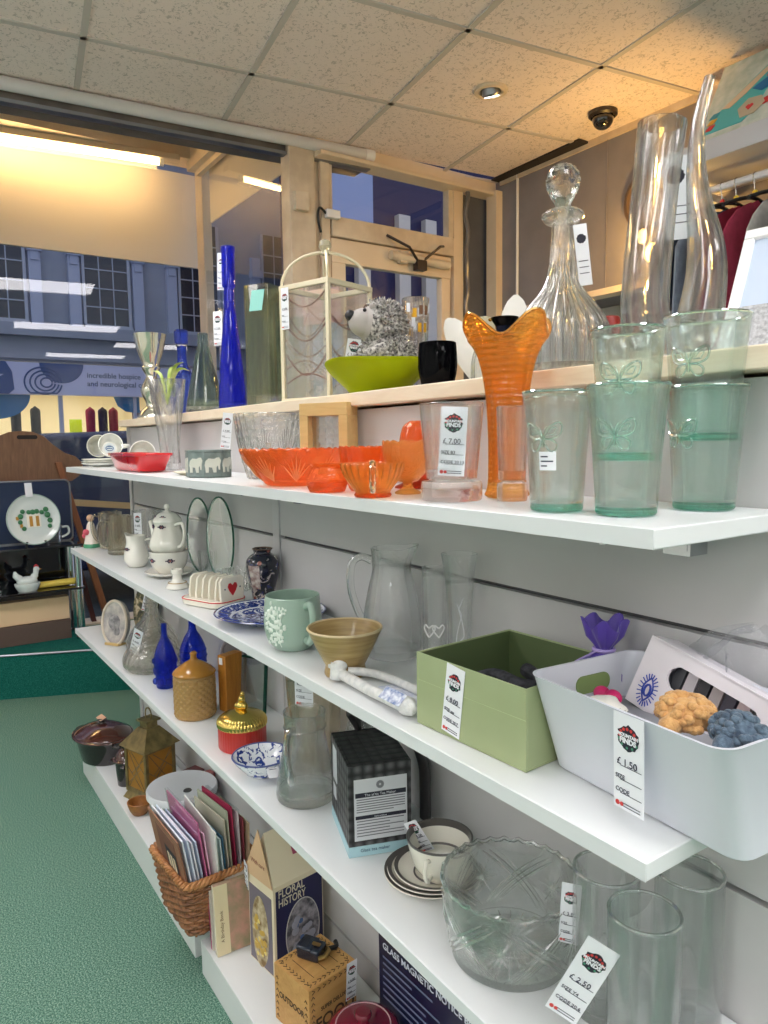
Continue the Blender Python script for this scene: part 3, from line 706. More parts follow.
for k, (dx, dz, s) in enumerate(((0,.045,1),(-.012,.035,.8),(.012,.03,.85),(0,.022,.7))):
    g.ball((dx, 0, dz), .014*s, sx=.9, sy=.25, sz=1.3, n=12, m=8)
g.lathe([(0,0),(.014,0),(.015,.004),(.004,.008),(.003,.02)], 16)
solo('leaf_ornament', g, AMB, 'small amber glass leaf ornament left of the orange bowl', 'ornament', (1.395,.175,ZA), .6)
t = thing('frame_block', 'square gilt-wood box frame standing behind the orange glass', 'frame', (1.655,.190,ZA), .50)
M_gilt = wood('gilt_wood', L(214,184,122), L(196,164,104), 12, 'X', rough=.4)
w_, h_ = .056, .158
ob('frame', G().b2((-w_,-.022,0),(w_,.022,.034)).b2((-w_,-.022,h_-.026),(w_,.022,h_)).b2((-w_,-.022,.034),(-w_+.02,.022,h_-.026)).b2((w_-.02,-.022,.034),(w_,.022,h_-.026)), M_gilt, t, bevel=.001)
ob('glass', G().b2((-w_+.02,-.004,.034),(w_-.02,.0,h_-.026)), GLcut2, t)
g = G().ball((0,0,.012), .012, sz=1).ball((.006,0,.03), .010, sz=1.4).ball((-.006,.002,.034), .008, sz=1.2)
solo('gilt_ornament', g, mat('gold_leaf', L(214,170,50), .3, .7), 'tiny gold ornament just in front of the box frame', 'ornament', (1.715,.17,ZA))
# pewter box with elephants
M_pew = mottled('pewter', L(132,146,142), L(104,118,116), 40, .5, bump=.15)
t = thing('pewter_box', 'grey pewter box with pale elephants around the sides', 'box', (1.255,.085,ZA), 0)
NE = 8; R_ = .060
poly = [(R_*cos(2*PI*(k+.5)/NE-.2), R_*sin(2*PI*(k+.5)/NE-.2)*.9) for k in range(NE)]
ob('body', G().extr(poly, .060, 'xy', 0), M_pew, t, bevel=.002)
ob('lid', G().extr([(a*1.02, b*1.02) for a, b in poly], .005, 'xy', .060), M_pew, t, bevel=.001)
ele = [(-.9,-.9),(-.55,-.9),(-.5,-.3),(-.1,-.35),(.05,-.9),(.4,-.9),(.42,-.3),(.62,-.1),(.7,-.6),(.85,-.6),(.88,.0),(1.0,.45),(.78,.78),(.45,.75),(.2,.62),(-.5,.68),(-.88,.4),(-1.0,-.1),(-.92,-.4)]
M_ele = mat('elephant_silver', L(206,208,196), .5, .2)
for k in range(NE):
    a, b = Vector(poly[k-1]), Vector(poly[k]); m_ = (a+b)/2; d = (b-a).normalized(); ang = math.atan2(d.y, d.x)
    ob('elephant', G().extr([(q*.019, .031+r*.021) for q, r in ele], .002, 'xz', -.002), M_ele, t, (m_.x, m_.y, 0), (0,0,ang))
solo('pale_dish', G().lathe(vessel([(.03,0),(.04,.004),(.05,.008)], .003, .003), 32), mat('cream_china', L(236,228,206), .3), 'low cream dish behind the pewter box', 'dish', (1.10,.10,ZA))
# red baking dish
M_redg = mat('red_glaze', L(205,22,30), .15, coat=.8)
t = thing('baking_dish', 'glossy red rectangular baking dish on the top shelf', 'dish', (.705,.076,ZA), .0)
def rrect(a, b, r, n=6):
    p = []
    for cx, cy, s in ((a-r,b-r,0),(-a+r,b-r,1),(-a+r,-b+r,2),(a-r,-b+r,3)):
        p += [(cx+r*cos(PI/2*(s+i/n)), cy+r*sin(PI/2*(s+i/n))) for i in range(n+1)]
    return p
def tray(levels, n=6):
    """levels: (half x, half y, corner radius, z) - outer up then inner down"""
    g = G(); rings = [rrect(a, b, min(r, a*.98, b*.98), n) for a, b, r, z in levels]; k = len(rings[0])
    vs = [(*p, levels[i][3]) for i, rg in enumerate(rings) for p in rg]
    fs = [tuple(range(k))[::-1]] + [(i*k+j, i*k+(j+1) % k, (i+1)*k+(j+1) % k, (i+1)*k+j) for i in range(len(rings)-1) for j in range(k)] + [tuple((len(rings)-1)*k+j for j in range(k))]
    return g.add(vs, fs)
ob('dish', tray([(.134,.034,.03,0),(.142,.040,.03,.004),(.162,.053,.03,.046),(.168,.057,.03,.047),(.168,.057,.03,.055),(.160,.050,.03,.055),(.140,.038,.03,.010),(.135,.034,.03,.007)]), M_redg, t)
for s in (-1, 1): ob('handle', G().b2((s*.165-.012,-.030,.047),(s*.165+.014,.030,.055)), M_redg, t, bevel=.003)
# stacked saucers and cups lying on their sides
M_chi = mat('white_china', L(236,236,228), .2, coat=.4)
M_chg = mat('grey_china', L(206,206,196), .25, coat=.4)
M_stamp = mat('blue_stamp', L(60,110,170), .5)
for k in range(3):
    solo('saucer', G().lathe(vessel(spline([(.03,0),(.034,.003),(.06,.008),(.073,.014)], 3), .003, .003), 40), M_chi, ('bottom','middle','topmost')[k]+' white saucer in the stack at the shelf end', 'saucer', (.13+.004*k,.10,ZA+.0075*k), group='white saucers at the shelf end')
def cup(x, y, z, rx, rz, label, m, stamp=True):
    t = thing('china_cup', label, 'cup', (x,y,z), 0, 'white cups lying on their sides', rot=(rx,0,rz))
    ob('body', G().lathe(vessel(spline([(.022,0),(.025,.003),(.036,.02),(.041,.05),(.0425,.072)], 4), .003, .006), 40), m, t)
    ob('handle', G().tube([(q, 0, zz) for q, zz in spline([(.037,.060),(.058,.062),(.064,.045),(.055,.026),(.034,.022)], 4)], .0045, 8), m, t)
    if stamp: ob('stamp', G().lathe([(0,.0066),(.020,.0066)], 24), mat('stamp_white', L(236,244,248), .5) if 'stamp_white' not in bpy.data.materials else bpy.data.materials['stamp_white'], t)
    if stamp: ob('stamp_print', G().tube([(.013*cos(2*PI*i/24), .009*sin(2*PI*i/24), .0070) for i in range(24)], .0013, 5, closed=True).box((0,0,.007),(.02,.003,.001)).box((0,.006,.007),(.012,.002,.001)), M_stamp, t)
    return t
a = math.atan2(-.65, 2.8)
cup(.0,.13,ZA+.066,1.42,a+PI/2-.12,'white cup lying on its side nearest the shelf end', M_chg, False)
cup(.15,.125,ZA+.066,1.36,a+PI/2+.05,'white cup lying on its side with a blue backstamp showing', M_chi)
cup(.405,.165,ZA+.0425,1.45,a+PI/2+.05,'white cup lying on its side behind the red dish', M_chi, False)
# twisted glass vase with two long leaves in it
t = thing('twisted_vase', 'tall clear twisted glass vase behind the red dish', 'vase', (.711,.168,ZA))
tw = lambda t,r,z,i: (r*(1+.10*cos(6*(t+z*5))), z)
ob('body', G().lathe(vessel(spline([(.030,0),(.032,.004),(.030,.05),(.033,.12),(.043,.20),(.057,.275)], 5), .004, .02), 60, tw), GL, t)
leaf = G()
for (a, s, bend) in ((2.6,.10,.05),(.3,.12,.03),(.6,.09,-.02),(-2.9,.08,.02)):
    pts = spline([(0,0,.20),(.025*cos(a),.025*sin(a),.28),(.05*cos(a),.05*sin(a),.28+s*.30),(.085*cos(a),.085*sin(a),.28+s*.28+bend*.3)], 4)
    n = len(pts); leaf.tube(pts, [.001+.0045*sin(PI*(i+.3)/n) for i in range(n)], 8, flat=.25)
solo('leaf_sprig', leaf, mottled('leaf_green', L(150,176,70), L(206,216,140), 30, .5), 'sprig of striped green leaves in the twisted vase', 'plant', (.711,.168,ZA))
# ------------------------------------------------------------------ on the top cap
M_merc = glass('silvered_glass', (.92,.92,.82), .5, body=(.75,.74,.60), bodyfac=.35)
solo('candlestick', G().lathe(spline([(0,0),(.052,0),(.055,.010),(.040,.030),(.022,.050),(.036,.085),(.040,.110),(.026,.140),(.020,.158),(.034,.185),(.030,.198),(.046,.245),(.056,.290),(.060,.308)], 5)+[(.052,.308),(.042,.26),(0,.25)], 44), mat('mercury_silver', L(214,212,196), .14, .85), 'silvered glass candlestick at the far end of the top shelf', 'candlestick', (.203,.275,ZP))
t = thing('blue_bottle', 'small cobalt bottle with a stopper between candlestick and flask', 'bottle', (.300,.36,ZP))
ob('body', G().lathe(spline([(0,0),(.034,0),(.038,.006),(.038,.13),(.030,.17),(.018,.195),(.016,.25)], 4)+[(.016,.268)], 32), COB2, t)
ob('stopper', G().lathe([(.017,.268),(.024,.270),(.025,.312),(.020,.318),(0,.318)], 28), COB2, t)
ob('band', G().lathe([(.019,.258),(.023,.262),(.019,.268)], 24), M_chrome, t)
t = thing('flask_vase', 'smoky grey conical glass flask vase', 'vase', (.690,.295,ZP))
ob('body', G().lathe(vessel(spline([(.056,0),(.060,.005),(.059,.02),(.044,.10),(.026,.18),(.017,.22),(.0165,.250)], 5), .0035, .02), 44), SMK, t)
t = thing('slim_vase', 'tall slim clear glass vase with a white tag beside the blue bottle', 'vase', (.625,.40,ZP))
ob('body', G().lathe(vessel([(.022,0),(.0235,.004),(.0235,.30),(.026,.345)], .003, .015), 30), GL, t)
price_tag(t, (.005,-.029,.335), (0,0,.6), .034, .11, '2.00')
t = thing('cobalt_bottle', 'tall tapering cobalt blue bottle, highest of the bottles', 'bottle', (.915,.295,ZP))
ob('body', G().lathe(vessel(spline([(.038,0),(.0405,.006),(.0395,.04),(.033,.13),(.024,.22),(.0165,.29),(.0145,.345)], 5)+[(.0145,.35),(.0195,.356),(.0195,.375),(.0185,.440),(.0185,.452)], .003, .015)[:-2]+[(0,.015)], 40), COB, t)
ob('mouth_ring', G().lathe([(.0185,.452),(.0205,.453),(.0205,.466),(.012,.467),(.012,.452)], 32), COB, t)
price_tag(t, (-.018,-.014,.452), (0,.04,.85), .020, .105, '3.00')
def hand(t, pts, r, m, nm='handle'): return ob(nm, G().tube(spline(pts, 5), r, 8), m, t)
t = thing('glass_jug', 'small clear glass jug with a loop handle behind the cobalt bottle', 'jug', (1.03,.36,ZP))
ob('body', G().lathe(vessel(spline([(.025,0),(.030,.005),(.042,.05),(.044,.09),(.030,.14),(.020,.18),(.022,.24)], 5), .003, .012), 36), GL, t)
hand(t, [(-.014,-.010,.30),(-.03,-.02,.315),(-.045,-.03,.29),(-.03,-.02,.26),(-.02,-.014,.24)], .004, GL)
# tall square olive vase with a turquoise label
t = thing('square_vase', 'tall square olive-grey glass vase with a turquoise label', 'vase', (1.148,.295,ZP), .52)
g = tray([(.036,.036,.006,0),(.039,.039,.006,.003),(.039,.039,.006,.31),(.0385,.0385,.006,.313),(.035,.035,.005,.313),(.034,.034,.005,.03)], 4)
ob('body', g, OLV, t)
ob('label', G().hexa([(-.02,-.0405,.245),(.02,-.0405,.245),(.02,-.0398,.245),(-.02,-.0398,.245)], [(-.010,-.0405,.297),(.030,-.0405,.297),(.030,-.0398,.297),(-.010,-.0398,.297)]), mat('turquoise_label', L(150,214,204), .6), t)
solo('card_sign', G().box((0,0,.05),(.13,.0015,.10), rx=.15), mat('salmon_card', L(236,190,170), .7), 'salmon pink card standing behind the olive vase', 'card', (1.02,.54,ZP+.255), .55)
solo('card_easel', G().box((0,0,.14),(.10,.004,.28)), M_chrome, 'grey easel behind the olive vase holding the salmon card', 'easel', (1.02,.56,ZP), .55)
# gold lantern with beaded strings
t = thing('cage_lantern', 'pale gold metal and glass cage lantern with draped bronze beads', 'lantern', (1.336,.375,ZP), .30)
M_pg = mat('pale_gold', L(226,216,188), .35, .3); M_bz = mat('bronze_wire', L(120,76,56), .35, .6)
a, hb = .077, .285
g = G()
for sx_ in (-1,1):
    for sy_ in (-1,1): g.box((sx_*a,sy_*a,hb/2),(.010,.010,hb))
for z in (.006, hb-.004):
    for s in (-1,1): g.box((0,s*a,z),(2*a+.01,.012,.012)).box((s*a,0,z),(.012,2*a+.01,.012))
g.box((0,0,.004),(2*a,2*a,.006)); ob('frame', g, M_pg, t, bevel=.001)
for s in (-1,1):
    ob('glass_panel', G().b2((-a+.005,s*a-.001,.012),(a-.005,s*a+.001,hb-.01)), GLt, t); ob('glass_panel', G().b2((s*a-.001,-a+.005,.012),(s*a+.001,a-.005,hb-.01)), GLt, t)
for q in range(4):
    c_ = (a if q in (0,3) else -a, a if q < 2 else -a)
    ob('hoop', G().tube([(c_[0]*cos(PI/2*i/10), c_[1]*cos(PI/2*i/10), hb+.085*sin(PI/2*i/10)) for i in range(11)], .0038, 8), M_pg, t)
ob('finial', G().lathe([(0,.0),(.012,.002),(.008,.010),(.016,.022),(.013,.034),(0,.040)], 20), M_merc, t, (0,0,hb+.078))
for k in range(14):
    s = 1 if k % 2 else -1; z = hb-.02-.018*k; r = .035+.01*(k % 3); ax = k % 4 < 2
    pts = [((-a+.006+(2*a-.012)*i/12, s*(a-.006), z-r*sin(PI*i/12)*(1 if k < 10 else -.6)) if ax else (s*(a-.006), -a+.006+(2*a-.012)*i/12, z-r*sin(PI*i/12)*(1 if k < 10 else -.6))) for i in range(13)]
    ob('bead_string', G().tube([p for p in pts if p[2] > .012], .0022, 6), M_bz, t)
price_tag(t, (-a+.02,-a-.010,hb-.005), (0,0,0), .026, .100, '6.00')
solo('glass_stopper', G().lathe(spline([(0,0),(.02,0),(.024,.01),(.010,.04),(.016,.06),(.022,.085),(.010,.11)],4)+[(0,.112)], 28), GLh, 'clear glass scent bottle standing inside the gold lantern', 'bottle', (1.336,.375,ZP+.008))
# lime bowl with the plush hedgehog
M_lime = glass('lime_glass', (.80,.86,.05), .15, body=(.50,.56,.01), bodyfac=.66)
def swirl(t, r, z, i): return (r*(1+.030*sin(4*t+z*75)*min(1,z/.02)), z+.0015*sin(3*t)*min(1,z/.05))
t = thing('lime_bowl', 'wide lime green glass bowl with swirled ribs', 'bowl', (1.628,.330,ZP))
ob('body', G().lathe(vessel(spline([(.050,0),(.056,.003),(.066,.012),(.092,.040),(.110,.064),(.113,.073)], 5), .004, .008), 80, swirl), M_lime, t)
M_fur = mottled('grizzled_fur', L(60,56,58), L(206,202,196), 150, .95, bump=1.0, bscale=200, sheen=.3)
M_face = mottled('plush_face', L(186,180,176), L(172,166,162), 20, .95)
t = thing('plush_hedgehog', 'grey plush hedgehog sitting in the lime green bowl', 'soft toy', (1.628,.345,ZP+.020), .0)
def tufts(g, c, r, n, sx, sy, sz, seed, skip=None):
    r2 = random.Random(seed)
    for _ in range(n):
        zz = r2.uniform(-.7,1); a = r2.uniform(0,2*PI); q = math.sqrt(max(0,1-zz*zz)); d = Vector((q*cos(a), q*sin(a), zz))
        if skip and skip(d): continue
        p = Vector((c[0]+d.x*r*sx, c[1]+d.y*r*sy, c[2]+d.z*r*sz)); e = p+(d+Vector((r2.uniform(-.5,.5),r2.uniform(-.5,.5),r2.uniform(-.6,.3)))).normalized()*.013
        g.tube([p-d*.004, (p+e)/2+Vector((0,0,.001)), e], [.0032,.0026,.0006], 5)
    return g
look = Vector((-.22,-.92,.12)).normalized(); hc = Vector((.008,-.008,.128))
bd = ob('body', tufts(G().ball((.012,0,.055), .060, sx=1.05, sy=.9, sz=1.0, n=28, m=18), (.012,0,.055), .060, 420, 1.05,.9,1.0, 3), M_fur, t)
hd = ob('head', tufts(G().ball(hc, .050, n=28, m=18), hc, .049, 420, 1,1,1, 5, lambda d: d.dot(look) > .55), M_fur, t)
ob('face', G().ball((0,0,0), .042, sx=1.0, n=24, m=16).ball((0,0,.026), .031, sz=1.1, n=20, m=12), M_face, hd, hc+look*.014, look.to_track_quat('Z','Y').to_euler(), sub=1)
ob('nose', G().ball((0,0,0), .0115, n=14, m=10), mat('plush_nose', L(30,30,36), .5), hd, hc+look*.071+Vector((0,0,.010)))
for s in (-1,1):
    e = hc+look*.046+look.cross(Vector((0,0,1)))*s*.022+Vector((0,0,.022)); ob('eye', G().ball(e, .0042, n=10, m=8), M_dark, hd)
ear = hc+Vector((.014,-.028,.036)); ob('ear', G().ball(ear, .011, sz=.8, n=12, m=8), M_face, hd)
for s in (-1,1):
    sd = look.cross(Vector((0,0,1)))*s
    ob('arm', G().tube([Vector((.012,0,.080))+sd*.044, Vector((.0,-.012,.064))+sd*.056+look*.02, Vector((0,-.01,.052))+sd*.040+look*.046], [.017,.017,.013], 12), M_fur, t)
    ob('foot', G().ball(Vector((0,0,.024))+sd*.036+look*.05, .019, sz=.9, n=14, m=10), M_face, t)
price_tag(t, tuple(Vector((0,0,.098))+look*.062+Vector((-.035,.02,0))), (0,.18,.62), .034, .07, '3.00')
t = thing('patterned_glass', 'clear tumbler with gold and amber squares behind the hedgehog', 'glass', (1.60,.455,ZP))
rg = lambda z: .022+.009*z/.222
ob('body', G().lathe(vessel([(.020,0),(.0225,.004),(.0315,.222)], .002, .012), 36), GLt, t)
M_gold = mat('gold_enamel', L(214,160,40), .3, .6); M_brn = mat('brown_enamel', L(120,80,50), .4)
for k in range(26):
    a = 2*PI*(k % 13)/13+.1*(k//13); z = .145+.032*(k//13)+.006*(k % 3)
    ob('gold_square', patch(rg, a, a+.30, z, z+.020, .0006, 4, 3), (M_gold, M_brn, M_tag)[k % 3], t)
t = thing('black_tumbler', 'glossy black barrel-shaped glass tumbler', 'glass', (1.866,.305,ZP))
ob('body', G().lathe(vessel(spline([(.026,0),(.029,.003),(.0355,.03),(.0365,.055),(.0345,.083)], 5), .003, .008), 48), BLK, t)
t = thing('scent_bottle', 'clear fluted glass bottle with a large silvered ball stopper', 'bottle', (1.868,.42,ZP))
ob('body', G().lathe(vessel(spline([(.022,0),(.026,.004),(.026,.05),(.020,.075),(.012,.085)], 4), .003, .012), 36, lambda t,r,z,i: (r*(1+.03*cos(12*t)), z)), GL, t)
st = ob('stopper', G().ball((0,0,.116), .0255, n=28, m=18).lathe([(.009,.08),(.011,.092)], 20), M_merc, t)
g = G()
for k in range(16):
    a = 2.4*k; zz = -.8+1.6*k/15; q = math.sqrt(1-zz*zz); g.ball((.0255*q*cos(a), .0255*q*sin(a), .116+.0255*zz), .0038, n=8, m=6)
ob('dimples', g, mat('amber_spots', L(150,110,40), .2, .6), st)
t = thing('dark_bottle', 'dark blue-black glass bottle behind the ruffled amber vase', 'bottle', (1.945,.40,ZP))
ob('body', G().lathe(vessel(spline([(.034,0),(.038,.004),(.037,.04),(.026,.075),(.016,.095),(.016,.112)], 5), .003, .008), 40), glass('ink_glass', (.12,.16,.30), .3, body=(.01,.015,.05), bodyfac=.5), t)
ob('neck', G().lathe([(.016,.110),(.024,.122),(.0255,.126),(.021,.125),(.014,.112)], 36), BLK, t)
M_bisq = mat('bisque_white', L(236,234,228), .6)
for k, (dx, ry, lab) in enumerate(((-.010,-.62,'white porcelain wing leaning left behind the dark bottle'),(.045,.05,'upright white porcelain wing behind the dark bottle'))):
    g = G().grid(lambda u, v: ((.035*math.sqrt(max(.0004,1-((v-.40)/.605)**2)))*(2*u-1), .006*(1-(2*u-1)**2)*sin(PI*v)*.9, .175*v), 12, 16)
    g.grid(lambda u, v: (-(.035*math.sqrt(max(.0004,1-((v-.40)/.605)**2)))*(2*u-1), -.004*(1-(2*u-1)**2)*sin(PI*v), .175*v), 12, 16)
    solo('porcelain_wing', g, M_bisq, lab, 'ornament', (1.800+dx,.515,ZP+.02), group='white porcelain wings', rot=(0,ry,.6))
solo('plinth_block', G().b2((-.055,-.03,0),(.055,.03,.022)), M_bisq, 'small white block carrying the porcelain wings', 'block', (1.825,.515,ZP), .3, bevel=.003)
t = thing('mesh_cuff', 'white ribbed glass candle cup beside the porcelain wings', 'cup', (1.985,.44,ZP))
ob('body', G().lathe(vessel([(.022,0),(.024,.003),(.024,.112)], .002, .006), 40, lambda t,r,z,i: (r*(1+.02*cos(24*t)), z)), glass('frosted_white', (.95,.97,1), .3, body=(.85,.88,.92), bodyfac=.55), t)
# cut glass decanter
t = thing('decanter', 'cut crystal decanter with a faceted ball stopper, on the top shelf', 'decanter', (2.116,.362,ZP))
fl = lambda t,r,z,i: (r*(1+.10*(abs(cos(10*t))-.5)*(1 if .01 < z < .21 else .3)), z)
op = spline([(.060,0),(.069,.004),(.0745,.022),(.0755,.055),(.069,.088),(.052,.116),(.033,.140),(.022,.168),(.0185,.21),(.0170,.248)], 5)
ob('body', G().lathe(vessel(op, .006, .018), 120, fl), GLh, t)
ob('lip', G().lathe(spline([(.017,.243),(.026,.246),(.0325,.254),(.0325,.259),(.024,.265),(.011,.264)], 3)+[(.011,.245)], 48, lambda t,r,z,i: (r*(1+.02*cos(14*t)), z)), GLh, t)
ob('stopper', G().lathe([(0,.235),(.009,.236),(.010,.268),(.0125,.275),(.017,.283),(.021,.291),(.0242,.299),(.0255,.306),(.0257,.313),(.0242,.320),(.0215,.326),(.017,.331),(.010,.335),(0,.336)], 24, lambda t,r,z,i: (r*(1+(.06 if i % 2 else -.06)*cos(12*t)), z), ), GLh, t, sharp=12)
g = G()
for k in range(20):
    a = 2*PI*k/20; g.tube([(r*1.012*cos(a), r*1.012*sin(a), z) for r, z in op[4:-6:3]], .0011, 5)
ob('cut_lines', g, GLh, t)
price_tag(t, (.024,.012,.24), (.0,-.12,.9), .021, .095, '5.00', back=True)
# swan-necked double vase
t = thing('swan_vase', 'tall clear swan-necked vase, two spouts rising from one body', 'vase', (2.311,.366,ZP), .92)
ctr = spline([(-.017,0,.330),(-.025,0,.24),(-.033,0,.14),(-.034,0,.075),(-.016,0,.040),(.010,0,.034),(.036,0,.055),(.047,0,.115),(.046,0,.165),(.037,0,.215),(.031,0,.26),(.030,0,.31),(.036,0,.35),(.045,0,.388)], 6)
rad = [q[0] for q in spline([(.0325,0),(.031,0),(.032,0),(.033,0),(.033,0),(.033,0),(.032,0),(.028,0),(.0245,0),(.018,0),(.0135,0),(.0105,0),(.0088,0),(.0068,0)], 6)]
def hollow(ctr, rad, wall, n=28):
    g = G(); V = [Vector(p) for p in ctr]; N_ = len(V); vs = []; fs = []
    for q in range(2):
        for i, p in enumerate(V):
            d = (V[min(i+1,N_-1)]-V[max(i-1,0)]).normalized(); y = Vector((0,1,0)); x = y.cross(d).normalized(); r = rad[i]-(wall if q else 0)
            for j in range(n): vs.append(p+x*r*cos(2*PI*j/n)+y*r*sin(2*PI*j/n))
    for q in range(2):
        for i in range(N_-1):
            for j in range(n):
                a, b, c, d = [q*N_*n+k for k in (i*n+j, i*n+(j+1) % n, (i+1)*n+(j+1) % n, (i+1)*n+j)]; fs.append((a,b,c,d) if not q else (d,c,b,a))
    for i in (0, N_-1):
        for j in range(n):
            a, b = i*n+j, i*n+(j+1) % n; f = (a, a+N_*n, b+N_*n, b); fs.append(f if i == 0 else f[::-1])
    return g.add(vs, fs)
ob('body', hollow(ctr, rad, .0022), GL, t)
ob('base', G().lathe([(0,0),(.034,0),(.036,.003),(.030,.010),(.012,.012),(0,.012)], 36, sx=1.3), GLh, t)
price_tag(t, (.012,.036,.300), (.0,-.10,.0), .036, .115, '6.00', back=True)
# leaning picture frame
t = thing('photo_frame', 'white photo frame leaning at the right end of the top shelf', 'frame', (2.470,.338,ZP), rot=(-.42,.0,.10))
w_, h_ = .066, .185
ob('frame', G().b2((-w_,-.008,0),(w_,.008,.012)).b2((-w_,-.008,h_-.014),(w_,.008,h_)).b2((-w_,-.008,.012),(-w_+.013,.008,h_-.014)).b2((w_-.013,-.008,.012),(w_,.008,h_-.014)), mat('frame_white', L(240,240,242), .35), t, bevel=.0015)
ob('glass', G().b2((-w_+.013,-.002,.07),(w_-.013,.002,h_-.014)), mat('photo_blue', L(200,214,236), .1, spec=.8), t)
ob('mount', G().b2((-w_+.013,-.004,.012),(w_-.013,.002,.072)), mottled('glitter_mount', L(150,152,156), L(196,198,202), 220, .5), t)
ob('stand', G().box((0,.035,.07),(.03,.004,.15), rx=.42), M_dark, t)
price_tag(t, (.035,-.006,.068), (0,0,.0), .030, .05, '2.00')
solo('candle_jar', G().lathe([(0,0),(.018,0),(.019,.003),(.019,.03),(.017,.033),(0,.033)], 28), [mat('red_gold', L(150,40,30), .4)], 'small red candle jar on the cap behind the decanter', 'candle', (2.06,.55,ZP+.09))
solo('candle_jar', G().lathe([(0,0),(.03,0),(.03,.086),(.02,.09),(0,.09)], 28), GLs, 'clear upturned glass under the small red candle jar', 'glass', (2.06,.55,ZP))
# ------------------------------------------------------------------ the wall beyond: shelf, painting, clothes rail
solo('wall_shelf', G().b2((1.10,1.95,2.272),(4.6,Y1,2.345)), mat('grey_shelf', L(206,206,212), .4), 'pale grey wall shelf carrying the painted canvas', 'shelf', bevel=.003)
cv = thing('canvas', 'painted canvas of a horned turquoise creature leaning on the wall shelf', 'painting', (1.29,1.985,2.3455), rot=(-.50,0,0))
ob('panel', G().b2((0,0,0),(.60,.02,.375)), mottled('canvas_white', L(226,232,226), L(190,206,196), 22, .8), cv)
def warp(q): return (q[0]*1.0+.004, q[1]*.90+.045)
def strokes(nm, pts, r, c, y=-.002):
    g = G(); n = len(pts)
    g.tube(spline([(a, y, b) for a, b in pts], 5), r, 6, flat=1); ob(nm, g, mat('paint_'+nm, c, .7), cv)
def patchp(nm, poly, c, y=-.0035): ob(nm, G().extr([warp(q) for q in poly], .003, 'xz', y), mat('paint_'+nm, c, .7), cv)
patchp('body_shape', [(.0,.0),(.05,.10),(.10,.16),(.15,.22),(.22,.30),(.28,.36),(.36,.36),(.28,.24),(.22,.15),(.20,.05),(.16,.0)], L(90,190,196), -.0030)
patchp('snout_shape', [(.06,.11),(.14,.20),(.22,.29),(.20,.23),(.14,.15),(.09,.10)], L(232,206,176), -.0045)
patchp('red_flames', [(.20,.20),(.24,.26),(.30,.36),(.36,.36),(.30,.28),(.33,.27),(.27,.23),(.29,.20),(.24,.20)], L(214,44,58), -.0050)
patchp('blue_mane', [(.16,.16),(.22,.20),(.27,.21),(.28,.24),(.30,.20),(.26,.15),(.20,.13)], L(40,120,180), -.0055)
patchp('red_tail', [(.22,.08),(.29,.10),(.34,.13),(.33,.09),(.28,.06),(.22,.05)], L(214,60,62), -.0050)
patchp('belly', [(.15,.02),(.13,.07),(.16,.11),(.21,.10),(.23,.06),(.20,.02)], L(206,190,166), -.0060)
patchp('heart', [(.175,.045),(.160,.065),(.168,.075),(.175,.070),(.182,.075),(.190,.065)], L(220,50,60), -.0075)
for k, c in enumerate((L(225,70,70),L(240,180,70),L(70,150,170))): patchp('stripe%d' % k if False else ('red_band','gold_band','teal_band')[k], [(.02+.0*k,.012+.03*k),(.045,.012+.03*k),(.055,.036+.03*k),(.032,.036+.03*k)], c, -.0065)
patchp('horn', [(.235,.30),(.245,.335),(.275,.335),(.265,.30)][::-1], L(180,50,46), -.0050)
rl = thing('clothes_rail', 'white clothes rail under the wall shelf', 'rail', (0,0,0))
ob('bar', G().tube([(1.12,2.10,2.215),(4.4,2.10,2.215)], .014, 12), M_white, rl)
for x in (1.2, 2.8, 4.3): ob('bracket', G().box((x,2.21,2.235),(.02,.25,.03)), M_white, rl)
M_hook = mat('hanger_wire', L(210,210,212), .25, .9)
gar = ((1.175,L(54,46,50),'black'),(1.225,L(44,62,84),'navy'),(1.28,L(150,158,176),'pale grey'),(1.335,L(96,112,140),'slate blue'),(1.39,L(160,40,72),'crimson'),(1.46,L(176,60,90),'raspberry'),(1.55,L(206,200,196),'cream'),(1.66,L(90,90,110),'charcoal'))
M_mk = (mat('size_yellow', L(240,206,40), .4), mat('size_red', L(214,40,40), .4))
for k, (x, c, nm) in enumerate(gar):
    hg = thing('clothes_hanger', 'wire-hooked hanger carrying the %s garment on the wall rail' % nm, 'hanger', (x,2.10,2.215), group='hangers on the wall rail')
    ob('hook', G().tube([(0,.016*cos(a),.0+.016*sin(a)) for a in [-.6+.35*i for i in range(11)]]+[(0,-.004,-.03),(0,0,-.075)], .0022, 6), M_hook, hg)
    ob('shoulders', G().tube(spline([(0,-.20,-.13),(0,-.10,-.095),(0,0,-.075),(0,.10,-.095),(0,.20,-.13)], 4), .007, 8), M_dark, hg)
    ob('size_marker', G().lathe([(.006,-.012),(.009,-.010),(.009,.008),(.005,.012)], 12), M_mk[0 if k % 3 else 1], hg, (0,0,-.058))
    g = G().grid(lambda u, v: (.013*sin(2*PI*u)*(1+.3*v)+.003*sin(9*u*2*PI)*v, (.20-.0*v+.03*v)*cos(2*PI*u)*(1 if v > .12 else .55+.45*v/.12), -.085-.045*min(1,abs(cos(2*PI*u)))*(1-v)-.72*v), 40, 14, wrap=True)
    solo('garment', g, mottled('cloth_'+nm.replace(' ','_'), c, tuple(q*.8 for q in c), 30, .9), nm+' garment hanging from the wall rail', 'garment', (x,2.10,2.215), group='clothes on the wall rail')
